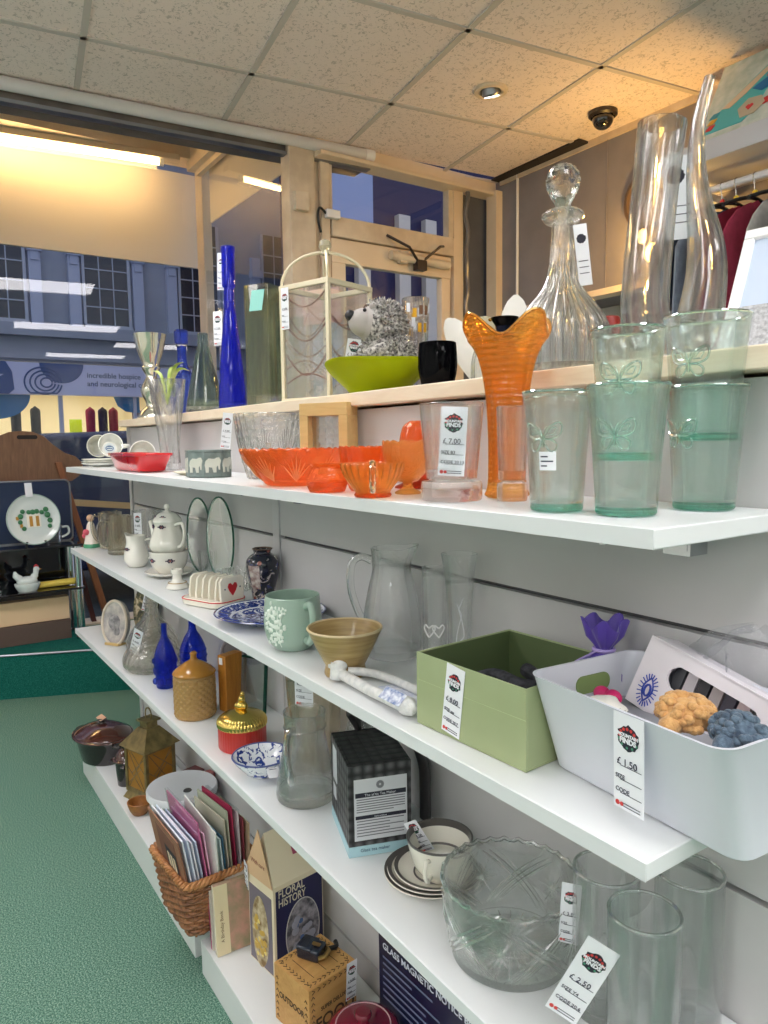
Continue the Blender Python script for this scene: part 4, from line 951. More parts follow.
# ------------------------------------------------------------------ second shelf
t = thing('china_figurine', 'small painted china figurine at the far end of the second shelf', 'ornament', (.03,.07,ZB))
ob('body', G().lathe(spline([(0,0),(.026,0),(.027,.012),(.020,.05),(.014,.085),(.006,.10)],4)+[(0,.10)], 24), mat('figurine_white', L(236,226,216), .3, coat=.4), t)
ob('head', G().ball((0,0,.112), .014, n=16, m=10), mat('figurine_skin', L(226,180,150), .4), t)
ob('skirt_flowers', G().ball((.010,-.020,.06), .012, n=10, m=8).ball((-.008,-.022,.045), .010, n=10, m=8), mat('figurine_pink', L(220,90,110), .4), t)
ob('base', G().lathe([(0,0),(.030,0),(.030,.010),(.024,.018),(0,.018)], 24), mat('figurine_green', L(70,150,110), .4, coat=.4), t)
def tankard(x, y, lab, hang, s=1):
    t = thing('glass_tankard', lab, 'tankard', (x,y,ZB), hang, 'clear glass tankards')
    ob('body', G().lathe(vessel([(.036*s,0),(.041*s,.003),(.042*s,.03),(.040*s,.09),(.041*s,.137)], .004, .016), 36, lambda t,r,z,i: (r*(1+.015*cos(12*t)), z)), GLs, t)
    ob('handle', G().tube([(q*s,0,z) for q, z in spline([(.038,.118),(.062,.124),(.076,.10),(.072,.055),(.056,.030),(.038,.028)], 5)], .0055, 10), GLs, t)
    return t
tankard(.105,.125,'far glass tankard, its handle to the left', -2.3)
tankard(.275,.115,'near glass tankard with its handle facing the aisle', -1.35, 1.05)
solo('boxed_glass', tray([(.036,.036,.004,0),(.038,.038,.004,.002),(.038,.038,.004,.158),(.035,.035,.004,.158),(.035,.035,.004,.006)], 3), GLt, 'square clear glass vase with a price tag behind the milk jug', 'vase', (.34,.195,ZB), .5)
t = bpy.data.objects['boxed_glass']; price_tag(t, (-.004,-.040,.150), (0,0,0), .036, .090, '4.00')
M_flo = mat('china_floral', L(238,235,226), .15, coat=.6)
M_pur = mat('plum_transfer', L(66,50,80), .4); M_rose = mat('rose_transfer', L(180,110,100), .4); M_leafd = mat('sage_transfer', L(110,140,110), .4)
def motif(parent, rf, a, z, s, nm='floral_motif'):
    g = G()
    for k in range(6):
        q = 2*PI*k/6; rr = rf(z+sin(q)*s*.6)+.0004; g.ball((rr*cos(a+cos(q)*s/rr), rr*sin(a+cos(q)*s/rr), z+sin(q)*s*.6), s*.42, n=8, m=6)
    for q in (-1,1): rr = rf(z)+.0003; g.ball((rr*cos(a+q*s*1.7/rr), rr*sin(a+q*s*1.7/rr), z), s*.30, n=8, m=6)
    ob(nm, g, M_pur, parent); rr = rf(z)+.001; ob(nm, G().ball((rr*cos(a), rr*sin(a), z), s*.4, n=8, m=6), M_rose, parent)
t = thing('milk_jug', 'white china milk jug with a plum flower sprig', 'jug', (.590,.085,ZB))
jp = spline([(.020,0),(.026,.002),(.038,.020),(.037,.045),(.029,.075),(.031,.100)], 5)
ob('body', G().lathe(vessel(jp, .0025, .005), 40, lambda t,r,z,i: (r*(1+.10*max(0,cos(t+2.2))**6*(z/.1)**2), z+.010*max(0,cos(t+2.2))**6*(z/.1)**3)), M_flo, t)
ob('handle', G().tube([(-q*cos(2.2)*1, q*sin(2.2), z) if False else (q*cos(.94), q*sin(.94), z) for q, z in spline([(.028,.085),(.048,.088),(.056,.065),(.050,.035),(.035,.025)], 4)], .0035, 8), M_flo, t)
motif(t, lambda z: .036, -1.15, .060, .006)
# tea-for-one: pot standing in its cup and saucer
t = thing('tea_set', 'white floral teapot stacked on its cup and saucer', 'teapot', (.822,.116,ZB))
ob('saucer', G().lathe(vessel(spline([(.03,0),(.034,.002),(.062,.008),(.072,.016)], 4), .003, .004), 44), M_flo, t)
cpf = spline([(.028,.010),(.034,.013),(.050,.035),(.055,.062),(.056,.075)], 4)
ob('cup', G().lathe(vessel(cpf, .003, .016), 44), M_flo, t)
pp = spline([(.040,.070),(.052,.085),(.054,.100),(.046,.125),(.038,.148),(.040,.160),(.042,.163)], 5)
fl8 = lambda t,r,z,i: (r*(1+.025*cos(8*t)), z)
pot = ob('pot', G().lathe([(0,.068)]+pp+[(.030,.165),(0,.165)], 64, fl8), M_flo, t)
ob('spout', G().tube(spline([(-.048,-.010,.095),(-.070,-.016,.108),(-.080,-.020,.135),(-.090,-.024,.158)], 4), [.014,.0135,.013,.012,.011,.0105,.010,.009,.0085,.008,.0075,.007,.0065], 12), M_flo, pot)
ob('handle', G().tube(spline([(.040,.010,.155),(.072,.020,.160),(.082,.022,.130),(.070,.018,.100),(.050,.012,.092)], 5), .0048, 10), M_flo, pot)
ob('lid', G().lathe(spline([(.043,.163),(.040,.172),(.026,.186),(.012,.192),(.006,.198),(.009,.206),(.005,.214)], 4)+[(0,.215)], 64, fl8), M_flo, t)
for a in (-1.75,-.75): motif(t, lambda z: .0405, a, .150, .0065)
for a in (-1.35,-.25): motif(t, lambda z: .054, a, .052, .007)
for a in (-1.7,-.7): motif(t, lambda z: .034, a, .178, .005)
t = thing('candle_stick', 'small white china candlestick with a wide base', 'candlestick', (1.020,.074,ZB))
ob('body', G().lathe(spline([(0,0),(.028,0),(.031,.006),(.024,.016),(.014,.024),(.013,.038),(.016,.042),(.016,.052),(.012,.053)], 3)+[(.010,.040),(0,.040)], 36), M_flo, t)
ob('gilt_line', G().tube([(.0245*cos(2*PI*i/32), .0245*sin(2*PI*i/32), .0165) for i in range(32)], .0012, 5, closed=True), mat('dull_gold', L(170,140,80), .35, .6), t)
solo('glass_beaker', G().lathe(vessel([(.022,0),(.024,.003),(.030,.075)], .002, .008), 32), GLt, 'small clear beaker between the teapot and the glass ovals', 'glass', (.90,.205,ZB))
solo('trinket_dish', G().lathe(vessel(spline([(.020,0),(.024,.003),(.033,.020)], 3), .003, .004), 32), M_flo, 'small white trinket dish behind the china candlestick', 'dish', (1.045,.165,ZB))
# two upright green-edged glass ovals
M_edge = glass('green_glass_edge', (.30,.62,.50), .3, body=(.03,.16,.12), bodyfac=.5)
for k, (x, hh) in enumerate(((.815,.226),(.985,.238))):
    t = thing('glass_oval', ('far','near')[k]+' upright green-edged glass oval against the back panel', 'plaque', (x,.212,ZB+.0), .44, 'green-edged glass ovals', rot=(0,0,.44))
    N_ = 40; pl = [(.050*cos(2*PI*i/N_), hh/2+hh/2*sin(2*PI*i/N_)) for i in range(N_)]
    ob('pane', G().extr(pl, .004, 'xz', 0), GLt, t)
    ob('edge', G().tube([(a, .002, b) for a, b in pl], .0028, 6, closed=True), M_edge, t)
# toast rack
t = thing('toast_rack', 'white china toast rack with a red heart on its end', 'toast rack', (1.263,.082,ZB), .0)
M_tr = mat('cream_glaze', L(240,234,220), .2, coat=.4); M_heart = mat('heart_red', L(196,24,36), .3)
ob('base', tray([(.066,.046,.03,0),(.072,.050,.03,.003),(.074,.052,.03,.014),(.070,.048,.03,.018)], 6), M_tr, t)
ob('red_line', G().tube([(*p, .0160) for p in rrect(.0735,.0515,.03,6)], .0014, 5, closed=True), M_heart, t)
for k in range(5):
    x = -.046+.023*k
    o = ob('divider', G().extr([(-.034,.014),(.034,.014),(.036,.030),(.030,.066),(.020,.074),(-.020,.074),(-.030,.066),(-.036,.030)], .006, 'yz', x-.003), M_tr, t, bevel=.0015)
fr = ob('end_panel', G().extr([(-.036,.014),(.036,.014),(.038,.066),(.030,.074),(-.030,.074),(-.038,.066)], .007, 'yz', .062), M_tr, t, bevel=.0015)
hp = [(.0,.028),(.010,.040),(.015,.050),(.012,.058),(.006,.059),(.0,.053),(-.006,.059),(-.012,.058),(-.015,.050),(-.010,.040)]
ob('heart', G().extr(hp, .001, 'yz', .069), M_heart, fr)
ob('dots', G().disk((.0,0,0), .0018, 8).add([], []) if False else G().extr(blob(.024,.046,.002,.002,n=8), .001, 'yz', .069).extr(blob(-.024,.046,.002,.002,n=8), .001, 'yz', .069), mat('heart_navy', L(40,40,80), .4), fr)
t.rotation_euler.z = .35
# clear glass basket, imari vase
t = thing('glass_basket', 'low clear pressed glass basket behind the toast rack', 'basket', (1.140,.195,ZB))
ob('body', G().lathe(vessel([(.036,0),(.040,.003),(.050,.052)], .003, .006), 48, lambda t,r,z,i: (r*(1+.03*cos(16*t)), z+(.003*abs(cos(8*t)) if z > .05 else 0))), GLcut, t)
def imari(h, p):
    v = h.coord(); c = h.vor(v, 36, out='Color'); d = h.vor(v, 42); n = h.noise(v, 40, 4, .6, 1)
    a = h.mix(h.math('GREATER_THAN', n, .56), L(24,26,44), L(186,176,172)); b = h.mix(h.math('LESS_THAN', d, .26), a, L(150,84,72))
    return h.mix(h.math('GREATER_THAN', h.noise(v, 70, 2), .62), b, L(60,64,110))
M_im = mat('imari', L(40,40,60), .2, fn=imari, coat=.6)
t = thing('imari_vase', 'dark blue and white patterned oriental vase', 'vase', (1.296,.200,ZB))
iv = spline([(.024,0),(.027,.003),(.031,.03),(.0405,.075),(.0405,.098),(.030,.112),(.022,.117),(.0215,.122),(.0255,.128)], 5)
ob('body', G().lathe(vessel(iv, .003, .01), 48), M_im, t)
ob('rim', G().lathe([(.022,.124),(.0262,.1285),(.0235,.130),(.021,.127)], 36), mat('rim_brown', L(96,74,60), .4), t)
ob('panel', patch(lambda z: .0316+(z-.03)*.20, -1.35, -.62, .032, .092, .0010, 10, 8), mottled('imari_panel', L(214,206,200), L(130,96,96), 70, .25), t)
# blue and white plate
def bluewhite(sc, th=.5, ring=None):
    def fn(h, p):
        v = h.coord(); n = h.noise(v, sc, 4, .62, 1.2); m = h.math('GREATER_THAN', n, th); col = h.mix(m, L(232,236,242), L(44,66,140))
        if ring:
            x = h.n('SeparateXYZ'); h.l(v, x.inputs[0]); r = h.math('SQRT', h.math('ADD', h.math('MULTIPLY', x.outputs[0], x.outputs[0]), h.math('MULTIPLY', x.outputs[1], x.outputs[1])))
            for a, b, c in ring: col = h.mix(h.math('MULTIPLY', h.math('GREATER_THAN', r, a), h.math('LESS_THAN', r, b)), col, c)
        return col
    return fn
t = thing('willow_plate', 'large blue and white patterned dinner plate', 'plate', (1.500,.122,ZB))
ob('plate', G().lathe(vessel(spline([(.060,0),(.064,.003),(.080,.008),(.105,.016),(.123,.022)], 4), .004, .004), 64), mat('willow', L(220,226,236), .2, fn=bluewhite(75,.47,((.119,.124,L(40,60,130)),(.084,.089,L(230,234,240)),(.115,.119,L(228,232,240)))), coat=.5), t)
g = G()
for k in range(26):
    a = 2*PI*k/26; g.tube([(r*cos(a+o), r*sin(a+o), z) for r, z, o in ((.092,.0165,0),(.100,.0195,.05),(.110,.0225,0),(.100,.0195,-.05),(.092,.0165,0))], .0013, 5)
ob('border_pattern', g, mat('willow_blue', L(50,72,146), .3), t)
# green mug
M_cel = mat('celadon', L(158,182,168), .3, coat=.3)
t = thing('green_mug', 'pale green mug with a white flower spray', 'mug', (1.722,.064,ZB))
mp = spline([(.030,0),(.034,.002),(.048,.018),(.0545,.045),(.0540,.072),(.0515,.102)], 6)
ob('body', G().lathe(vessel(mp, .0035, .006), 56), M_cel, t)
a = .02
ob('handle', G().tube([(q*cos(a), q*sin(a), z) for q, z in spline([(.050,.088),(.068,.094),(.078,.078),(.076,.045),(.066,.025),(.050,.026)], 6)], .0068, 12), M_cel, t)
def mugr(z):
    for (r0,z0),(r1,z1) in zip(mp, mp[1:]):
        if z0 <= z <= z1: return r0+(r1-r0)*(z-z0)/max(1e-6, z1-z0)
    return .05
r2 = random.Random(4); g = G()
for (da, z, s) in ((-.35,.078,.010),(-.10,.070,.011),(-.48,.052,.009),(-.20,.046,.011),(.06,.052,.009),(-.34,.028,.008),(-.05,.030,.009),(-.60,.070,.007),(.14,.082,.006)):
    aa = -.93+da
    for k in range(5):
        q = 2*PI*k/5+r2.random(); zz = z+sin(q)*s*.75; rr = mugr(zz)+.0003; ang = aa+cos(q)*s*.75/rr
        g.ball((rr*cos(ang), rr*sin(ang), zz), s*.38, n=8, m=6)
for k in range(16):
    aa = -.93+r2.uniform(-.75,.30); z = r2.uniform(.014,.095); rr = mugr(z)+.0003; g.ball((rr*cos(aa), rr*sin(aa), z), .0022, sz=1.8, n=6, m=5)
for (a0,z0,a1,z1) in ((-.98,.012,-1.28,.09),(-.98,.012,-.83,.09),(-.98,.012,-1.03,.085)):
    g.tube([(lambda z, a_: ((mugr(z)+.0003)*cos(a_), (mugr(z)+.0003)*sin(a_), z))(z0+(z1-z0)*i/8, a0+(a1-a0)*(i/8)**1.5) for i in range(9)], .0008, 5)
ob('flower_spray', g, mat('slip_white', L(230,238,230), .5), t)
# brown bowl
def stone(h, p):
    v = h.coord(scale=(1,1,14)); n = h.noise(v, 14, 4); h.l(h.bump(h.wave(h.coord(), 55, 1, 'Z'), .12, .001), p.inputs['Normal'])
    return h.ramp(n, [(.3, L(150,122,74)), (.6, L(176,150,98)), (.8, L(190,164,112))])
t = thing('stoneware_bowl', 'conical ochre stoneware bowl on a narrow foot', 'bowl', (1.916,.062,ZB))
ob('body', G().lathe(vessel(spline([(.034,0),(.0355,.004),(.0335,.016),(.038,.026),(.050,.050),(.060,.072),(.0635,.079)], 5), .0035, .022), 64), mat('ochre_stoneware', L(170,144,92), .4, fn=stone, coat=.2), t)
ob('rim', G().tube([(.0622*cos(2*PI*i/48), .0622*sin(2*PI*i/48), .0795) for i in range(48)], .0021, 6, closed=True), mat('pale_rim', L(206,186,146), .4), t)
# glass pitcher and tall glasses
t = thing('water_pitcher', 'clear glass pitcher with a loop handle behind the ochre bowl', 'pitcher', (1.872,.190,ZB))
def lipf(t,r,z,i):
    k = max(0,(z-.165)/.032); return (r*(1+.35*k*max(0,cos(t-.95))**5), z+.006*k*max(0,cos(t-.95))**4)
ob('body', G().lathe(vessel(spline([(.046,0),(.051,.003),(.054,.02),(.053,.07),(.044,.12),(.037,.150),(.0355,.170),(.0375,.197)], 6), .0025, .014), 56, lipf), GL, t)
a = -2.35
ob('handle', G().tube([(q*cos(a), q*sin(a), z) for q, z in spline([(.036,.172),(.056,.180),(.074,.165),(.076,.12),(.062,.075),(.050,.060)], 6)], .0055, 10, flat=1.3), GLh, t)
t = thing('highball_glass', 'tall narrow clear glass with white hearts behind the green box', 'glass', (1.985,.200,ZB))
ob('body', G().lathe(vessel([(.019,0),(.0205,.003),(.0215,.176)], .0022, .012), 36), GLt, t)
hg = [(0,-.9),(.7,-.1),(.95,.45),(.6,.85),(.0,.45),(-.6,.85),(-.95,.45),(-.7,-.1)]
g = G()
for aa in (-1.15,-.35): g.tube([((.0212)*cos(aa+x*.011/.021), .0212*sin(aa+x*.011/.021), .070+z*.012) for x, z in spline(hg+[hg[0]], 3)], .0014, 6, closed=False)
ob('hearts', g, mat('heart_white', L(236,236,236), .5), t)
t = thing('flute_vase', 'flared clear glass vase with an etched scroll', 'vase', (2.050,.200,ZB))
fv = spline([(.017,0),(.020,.004),(.0195,.06),(.0205,.12),(.025,.175),(.030,.207)], 5)
ob('body', G().lathe(vessel(fv, .002, .012), 40), GLt, t)
sc_ = [(.30*sin(q*1.3)+.08*q, .06+.017*q+.005*cos(2.2*q)) for q in [i*.25 for i in range(20)]]
ob('etched_scroll', G().tube([((.0208)*cos(-.75+x), .0208*sin(-.75+x), z) for x, z in sc_], .0008, 5).tube([((.0208)*cos(-.55-x), .0208*sin(-.55-x), z-.01) for x, z in sc_], .0007, 5), mat('etch', L(220,222,226), .5), t)
# wrapped handle bundle
M_wr = mottled('bubble_wrap_white', L(228,228,226), L(204,206,206), 90, .3, bump=.5)
t = thing('towel_rail', 'white rail wrapped in paper lying on the shelf edge', 'rail', (1.937,.034,ZB))
pts = [(0,0,.014),(.05,-.001,.013),(.10,-.003,.013),(.15,-.004,.014),(.20,-.005,.015)]
ob('bar', G().tube(spline(pts, 4), .0088, 14), M_wr, t)
ob('end_post', G().tube([(.004,-.006,.004),(.004,-.002,.030)], [.010,.011], 14).ball((.004,.003,.026), .0125, n=14, m=10).tube([(-.012,-.008,.022),(-.004,-.004,.024)], .004, 8), M_wr, t)
ob('back_bar', G().tube(spline([(.014,.012,.016),(.035,.040,.014),(.08,.056,.011),(.13,.060,.009),(.165,.058,.008)], 4), .0070, 12), M_wr, t)
ob('wrapped_end', G().ball((.195,-.002,.016), (.0135), sx=1.6, n=16, m=10, mod=lambda t,r,z,i: (r*(1+.12*sin(5*t+i)), z)), M_wr, t)
ob('blue_print', G().box((.175,-.012,.026),(.05,.02,.001), rx=.7), mottled('blue_print', L(226,230,240), L(110,130,180), 120, .5), t)
solo('paper_sheet', G().box((0,0,.001),(.11,.07,.002)), mottled('newsprint', L(234,236,240), L(196,204,224), 90, .6), 'sheet of pale blue printed paper under the wrapped rail', 'paper', (2.065,.075,ZB), -.1)
# green card box
M_gbox = mottled('olive_card', L(164,176,134), L(156,168,126), 8, .6)
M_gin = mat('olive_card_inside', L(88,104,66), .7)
t = thing('card_box', 'open olive green card box with a price tag', 'box', (2.2525,.1285,ZB), .050)
bx, by, bh = .0995, .0925, .101
g = G()
g.b2((-bx,-by,0),(bx,by,.003)).b2((-bx,-by,.003),(bx,-by+.0025,bh)).b2((-bx,by-.0025,.003),(bx,by,bh)).b2((-bx,-by+.0025,.003),(-bx+.0025,by-.0025,bh)).b2((bx-.0025,-by+.0025,.003),(bx,by-.0025,bh))
ob('body', g, M_gbox, t, bevel=.0008)
ob('crease', G().b2((-bx+.004,-by-.0004,bh*.62),(bx,-by,bh*.625)), mat('crease', L(186,200,150), .6), t)
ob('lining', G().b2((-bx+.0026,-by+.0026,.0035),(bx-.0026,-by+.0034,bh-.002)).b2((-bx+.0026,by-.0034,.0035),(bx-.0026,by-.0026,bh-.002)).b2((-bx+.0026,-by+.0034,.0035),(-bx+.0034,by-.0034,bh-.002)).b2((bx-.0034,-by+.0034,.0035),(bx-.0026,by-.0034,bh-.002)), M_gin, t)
price_tag(t, (-.018,-by-.0012,bh-.002), (0,.13,0), .034, .094, '8.00', 'ass', '20.7')
g = G()
for k in range(5): g.tube([(-.02+.012*k, .02, 0), (.03+.012*k, -.03, .012), (.075+.003*k, -.055, .006)], .006, 8)
g.tube(spline([(-.03,-.05,.006),(.0,-.03,.020),(.06,-.04,.024),(.07,.0,.018),(.0,.03,.016)], 4), .010, 10)
solo('black_strap_heap', g, mottled('black_webbing', L(30,30,36), L(64,64,72), 120, .7), 'heap of black webbing inside the olive green box', 'strap', (2.240,.130,ZB+.055), .0)
solo('strap_support', G().b2((-.08,-.06,0),(.08,.06,.044)), mat('dark_felt', L(34,38,40), .9), 'dark felt pad filling the olive green box', 'pad', (2.258,.125,ZB+.004), .045, bevel=.004)
M_org = mat('purple_organza', L(92,66,180), .5, alpha=.8, sheen=.4)
t = thing('organza_bag', 'purple organza gift bag tied at the neck', 'gift bag', (2.335,.205,ZB+.05))
def ruf(t,r,z,i): return (r*(1+.14*sin(7*t+z*40)*(1 if z > .065 else .35)), z+(.007*sin(5*t) if z > .09 else 0))
ob('bag', G().lathe([(0,0),(.026,.002),(.034,.02),(.030,.045),(.012,.063),(.010,.068),(.022,.084),(.028,.102),(.026,.102),(.019,.084),(.008,.070)], 48, ruf), M_org, t)
ob('ribbon', G().tube([(.013*cos(2*PI*i/20), .013*sin(2*PI*i/20), .065) for i in range(20)], .0025, 6, closed=True).tube(spline([(.0,-.013,.065),(-.02,-.03,.05),(-.035,-.034,.035)], 4), .002, 6, flat=.5), mat('lilac_ribbon', L(180,160,220), .4), t)
# white plastic bin
M_bin = mat('bin_white', L(214,217,226), .35)
t = thing('storage_bin', 'white plastic storage bin hanging over the end of the shelf', 'bin', (2.486,.128,ZB), -.085)
W = .0025
lv = [(.121,.051,.018,0),(.1245,.055,.02,.003),(.1290,.091,.022,.116),(.1305,.0925,.022,.1185),(.127,.089,.02,.1185),(.1215,.0525,.018,.006)]
ob('body', tray(lv, 8), M_bin, t)
ob('hand_slot', G().extr(rrect(.028,.011,.0105,6), .0045, 'yz', 0), mat('slot_shadow_green', L(120,140,84), .6), t, (-.1282,.012,.088), (0,-.04,0))
price_tag(t, (.026,-.0945,.1180), (.03,0,0), .038, .100, '1.50')
solo('bin_liner_pad', tray([(.112,.046,.015,0),(.116,.062,.015,.060)], 4), mat('grey_felt', L(150,150,156), .9), 'grey felt filling the bottom of the white bin', 'pad', (2.486,.128,ZB+.007), -.085)
# caddy with a slotted handle standing in the bin
M_cad = mat('caddy_white', L(228,222,228), .45)
t = thing('slotted_caddy', 'white card caddy with an oval hand slot standing in the bin', 'caddy', (2.480,.166,ZB+.066), -.085, rot=(-.30,.22,-.10))
pl = rrect(.085,.042,.004,4); sl = [(x*1+.012, z+.012) for x, z in rrect(.058,.0145,.0143,8)]
def holed(outer, inner, d):
    g = G(); import bisect
    n = len(outer); m_ = len(inner)
    ao = [math.atan2(z,x) for x,z in outer]
    # fan of quads between two closed loops sampled at equal angles about the slot centre
    K = 48; vs = []; fs = []
    def hit(poly, c, ang):
        dx, dz = cos(ang), sin(ang); best = None
        for (x0,z0),(x1,z1) in zip(poly, poly[1:]+poly[:1]):
            ex, ez = x1-x0, z1-z0; den = dx*ez-dz*ex
            if abs(den) < 1e-12: continue
            t_ = ((x0-c[0])*ez-(z0-c[1])*ex)/den; s_ = ((x0-c[0])*dz-(z0-c[1])*dx)/den
            if t_ > 0 and -1e-6 <= s_ <= 1+1e-6 and (best is None or t_ < best): best = t_
        return c[0]+dx*best, c[1]+dz*best
    c = (.012,.012)
    angs = sorted([2*PI*i/K for i in range(K)]+[math.atan2(z-c[1], x-c[0]) % (2*PI) for x, z in ((.085,.042),(-.085,.042),(-.085,-.042),(.085,-.042))])
    K = len(angs)
    for y in (0, d):
        for poly in (outer, inner):
            for a in angs: x, z = hit(poly, c, a); vs.append((x,y,z))
    for i in range(K):
        j = (i+1) % K
        fs += [(i,j,K+j,K+i),(2*K+i,3*K+i,3*K+j,2*K+j),(i,2*K+i,2*K+j,j),(K+i,K+j,3*K+j,3*K+i)]
    return g.add(vs, fs)
ob('front', holed([(-.085,-.042),(.085,-.042),(.085,.042),(-.085,.042)], sl, .003), M_cad, t, (0,0,.03))
ob('top', G().b2((-.085,.0,.0705),(.085,.05,.0735)), M_cad, t)
ob('side', G().b2((-.085,.003,-.012),(-.082,.05,.0705)).b2((.082,.003,-.012),(.085,.05,.0705)), M_cad, t)
for k in range(7):
    solo('card_packet', G().box((0,0,0),(.0135,.03,.05)), mat('packet%d' % k, (L(70,72,78),L(196,190,196),L(44,44,50),L(170,160,160),L(60,56,70),L(200,180,180),L(50,50,54))[k], .5), ('grey','pale lilac','black','beige','plum-grey','pinkish','charcoal')[k]+' packet filed behind the oval slot of the caddy', 'packet', group='packets in the slotted caddy').matrix_world = t.matrix_basis @ Matrix.Translation((-.040+.0165*k,.027,.040))
g = G()
for k in range(22): a = 2*PI*k/22; g.box((-.062+.0105*cos(a), -.0006, .012+.0175*sin(a)), (.0012,.0006,.006), ry=-a+PI/2)
g.tube([(-.062+.007*sin(PI*i/10)*s, -.0006, -.002+.030*i/10) for s in (1,) for i in range(11)], .0010, 5).tube([(-.062-.007*sin(PI*i/10), -.0006, -.002+.030*i/10) for i in range(11)], .0010, 5).tube([(-.062+.004*cos(2*PI*i/12), -.0006, .012+.007*sin(2*PI*i/12)) for i in range(12)], .0014, 5, closed=True)
M_bp = mat('blue_print_ink', L(52,74,170), .5)
ob('fish_emblem', g, M_bp, t)
g = G()
for dz, w in ((.008,.008),(.0,.011),(-.008,.007)): g.box((-.036,-.0006,-.008+dz),(w,.0006,.0016))
g.box((-.036,-.0006,-.008),(.0016,.0006,.022)).box((-.040,-.0006,-.016),(.0016,.0006,.01), ry=.5).box((-.032,-.0006,-.016),(.0016,.0006,.01), ry=-.5)
ob('character', g, M_bp, t)
def knit(nm, c1, c2, lab, loc, s, seed):
    r2 = random.Random(seed); g = G().ball((0,0,0), .020*s, sx=1.1, sy=.9, sz=.8, n=18, m=12)
    for k in range(90):
        zz = r2.uniform(-.5,1); a = r2.uniform(0,2*PI); q = math.sqrt(1-zz*zz); g.ball((.0225*s*q*cos(a), .0185*s*q*sin(a), .0165*s*zz), .0042*s, sx=1.2, n=8, m=6)
    for a in (.6,2.4,4.4): g.tube([(.014*s*cos(a),.012*s*sin(a),-.004),(.028*s*cos(a),.024*s*sin(a),-.008*s),(.036*s*cos(a),.03*s*sin(a),-.013*s)], [.010*s,.009*s,.006*s], 10)
    return solo(nm, g, mottled('yarn_'+nm, c1, c2, 160, .95, bump=.8, bscale=300, sheen=.3), lab, 'crochet toy', loc, .3)
knit('crochet_toy', L(216,170,110), L(190,140,84), 'tan crocheted toy lying on top of the white bin', (2.525,.095,ZB+.112), 1.15, 3)
knit('crochet_toy', L(96,116,134), L(60,76,94), 'blue-grey crocheted toy at the near end of the white bin', (2.585,.085,ZB+.116), 1.0, 8)
solo('crumpled_tissue', G().ball((0,0,0), .022, sz=.6, n=20, m=12, mod=lambda t,r,z,i: (r*(1+.15*sin(3*t+i)), z)), mat('tissue', L(240,236,228), .8), 'cream crumpled tissue at the far end of the white bin', 'tissue', (2.425,.095,ZB+.088))
solo('pink_bow', G().ball((-.008,0,0), .009, sx=1.2, n=12, m=8).ball((.008,0,0), .009, sx=1.2, n=12, m=8).ball((0,0,0), .005, n=8, m=6), mat('magenta_bow', L(200,30,100), .5), 'small magenta bow at the far end of the white bin', 'bow', (2.405,.125,ZB+.090))
# crumpled clear bags
GLf = glass('plastic_film', (.96,.965,.975), .0, 1.75, .06, body=(.8,.8,.83), bodyfac=.10, bump=lambda h: h.bump(h.noise(h.coord(), 55, 5, .6, 1.5), 1.0, .006))
def film(nm, lab, loc, dims, seed, rz=0):
    r2 = random.Random(seed); ph = [r2.uniform(0,6) for _ in range(8)]
    def fn(u, v):
        a, b = 2*PI*u, v; r = 1+.16*sin(3*a+ph[0]+4*b)+.10*sin(7*a+ph[1]-6*b)+.07*sin(11*a+ph[2]+9*b)
        q = sin(PI*(.08+.90*b))**.6
        return (dims[0]*r*q*cos(a), dims[1]*r*q*sin(a), dims[2]*(b+.05*sin(5*a+ph[3])))
    return solo(nm, G().grid(fn, 56, 26, wrap=True), GLf, lab, 'bag', loc, rz, sharp=60)
film('plastic_bag', 'crumpled clear plastic bag at the back of the white bin', (2.535,.222,ZB+.075), (.085,.020,.105), 5, -.07)
# ------------------------------------------------------------------ third shelf
t = thing('oval_plaque', 'upright pale-rimmed oval plaque with a grey picture on the lower shelf board', 'plaque', (.335,.060,ZC), rot=(-.12,0,.55))
pl = [(.056*cos(2*PI*i/36), .078+.078*sin(2*PI*i/36)) for i in range(36)]
ob('body', G().extr(pl, .02, 'xz', 0), mottled('agate_grey', L(150,146,148), L(206,196,190), 26, .25, coat=.5), t, bevel=.003)
ob('rim', G().tube([(a*1.0,-.001,b) for a, b in pl], .005, 8, closed=True), mat('plaque_rim', L(216,202,186), .3), t)
ob('picture', G().ball((0,-.001,.08), .028, sy=.12, n=14, m=8).ball((.012,-.001,.05), .016, sy=.12, n=12, m=8), mottled('picture_grey', L(110,106,112), L(170,164,166), 80, .4), t)
ob('foot', G().b2((-.03,-.012,0),(.03,.03,.008)), M_gilt, t)
t = thing('floral_plaque', 'dark floral wall plaque with a price tag leaning on the back panel', 'plaque', (.265,.185,ZC), rot=(-.15,0,.5))
def flo(h, p):
    v = h.coord(); return h.ramp(h.noise(v, 36, 4, .6, 1), [(.38, L(40,38,34)), (.5, L(92,92,60)), (.6, L(196,176,140)), (.68, L(230,220,196))])
pl = [(.062*cos(2*PI*i/36), .095+.095*sin(2*PI*i/36)) for i in range(36)]
ob('body', G().extr(pl, .008, 'xz', 0), mat('floral_dark', L(70,70,56), .4, fn=flo), t, bevel=.002)
price_tag(t, (.012,-.002,.172), (0,.15,0), .034, .085, '4.00')
t = thing('spare_decanter', 'clear pressed glass ship decanter behind the larger one', 'decanter', (.500,.150,ZC))
dp = spline([(.070,0),(.076,.004),(.086,.020),(.084,.045),(.062,.085),(.036,.115),(.022,.145),(.018,.18),(.019,.215)], 5)
GLd = glass('cut_decanter_glass', (.985,.975,.955), .2, 1.5, bump=_cut(55, .9))
ob('body', G().lathe(vessel(dp, .006, .02), 60), GLd, t)
t = thing('ship_decanter', 'large clear textured ship decanter with a broad base', 'decanter', (.680,.098,ZC))
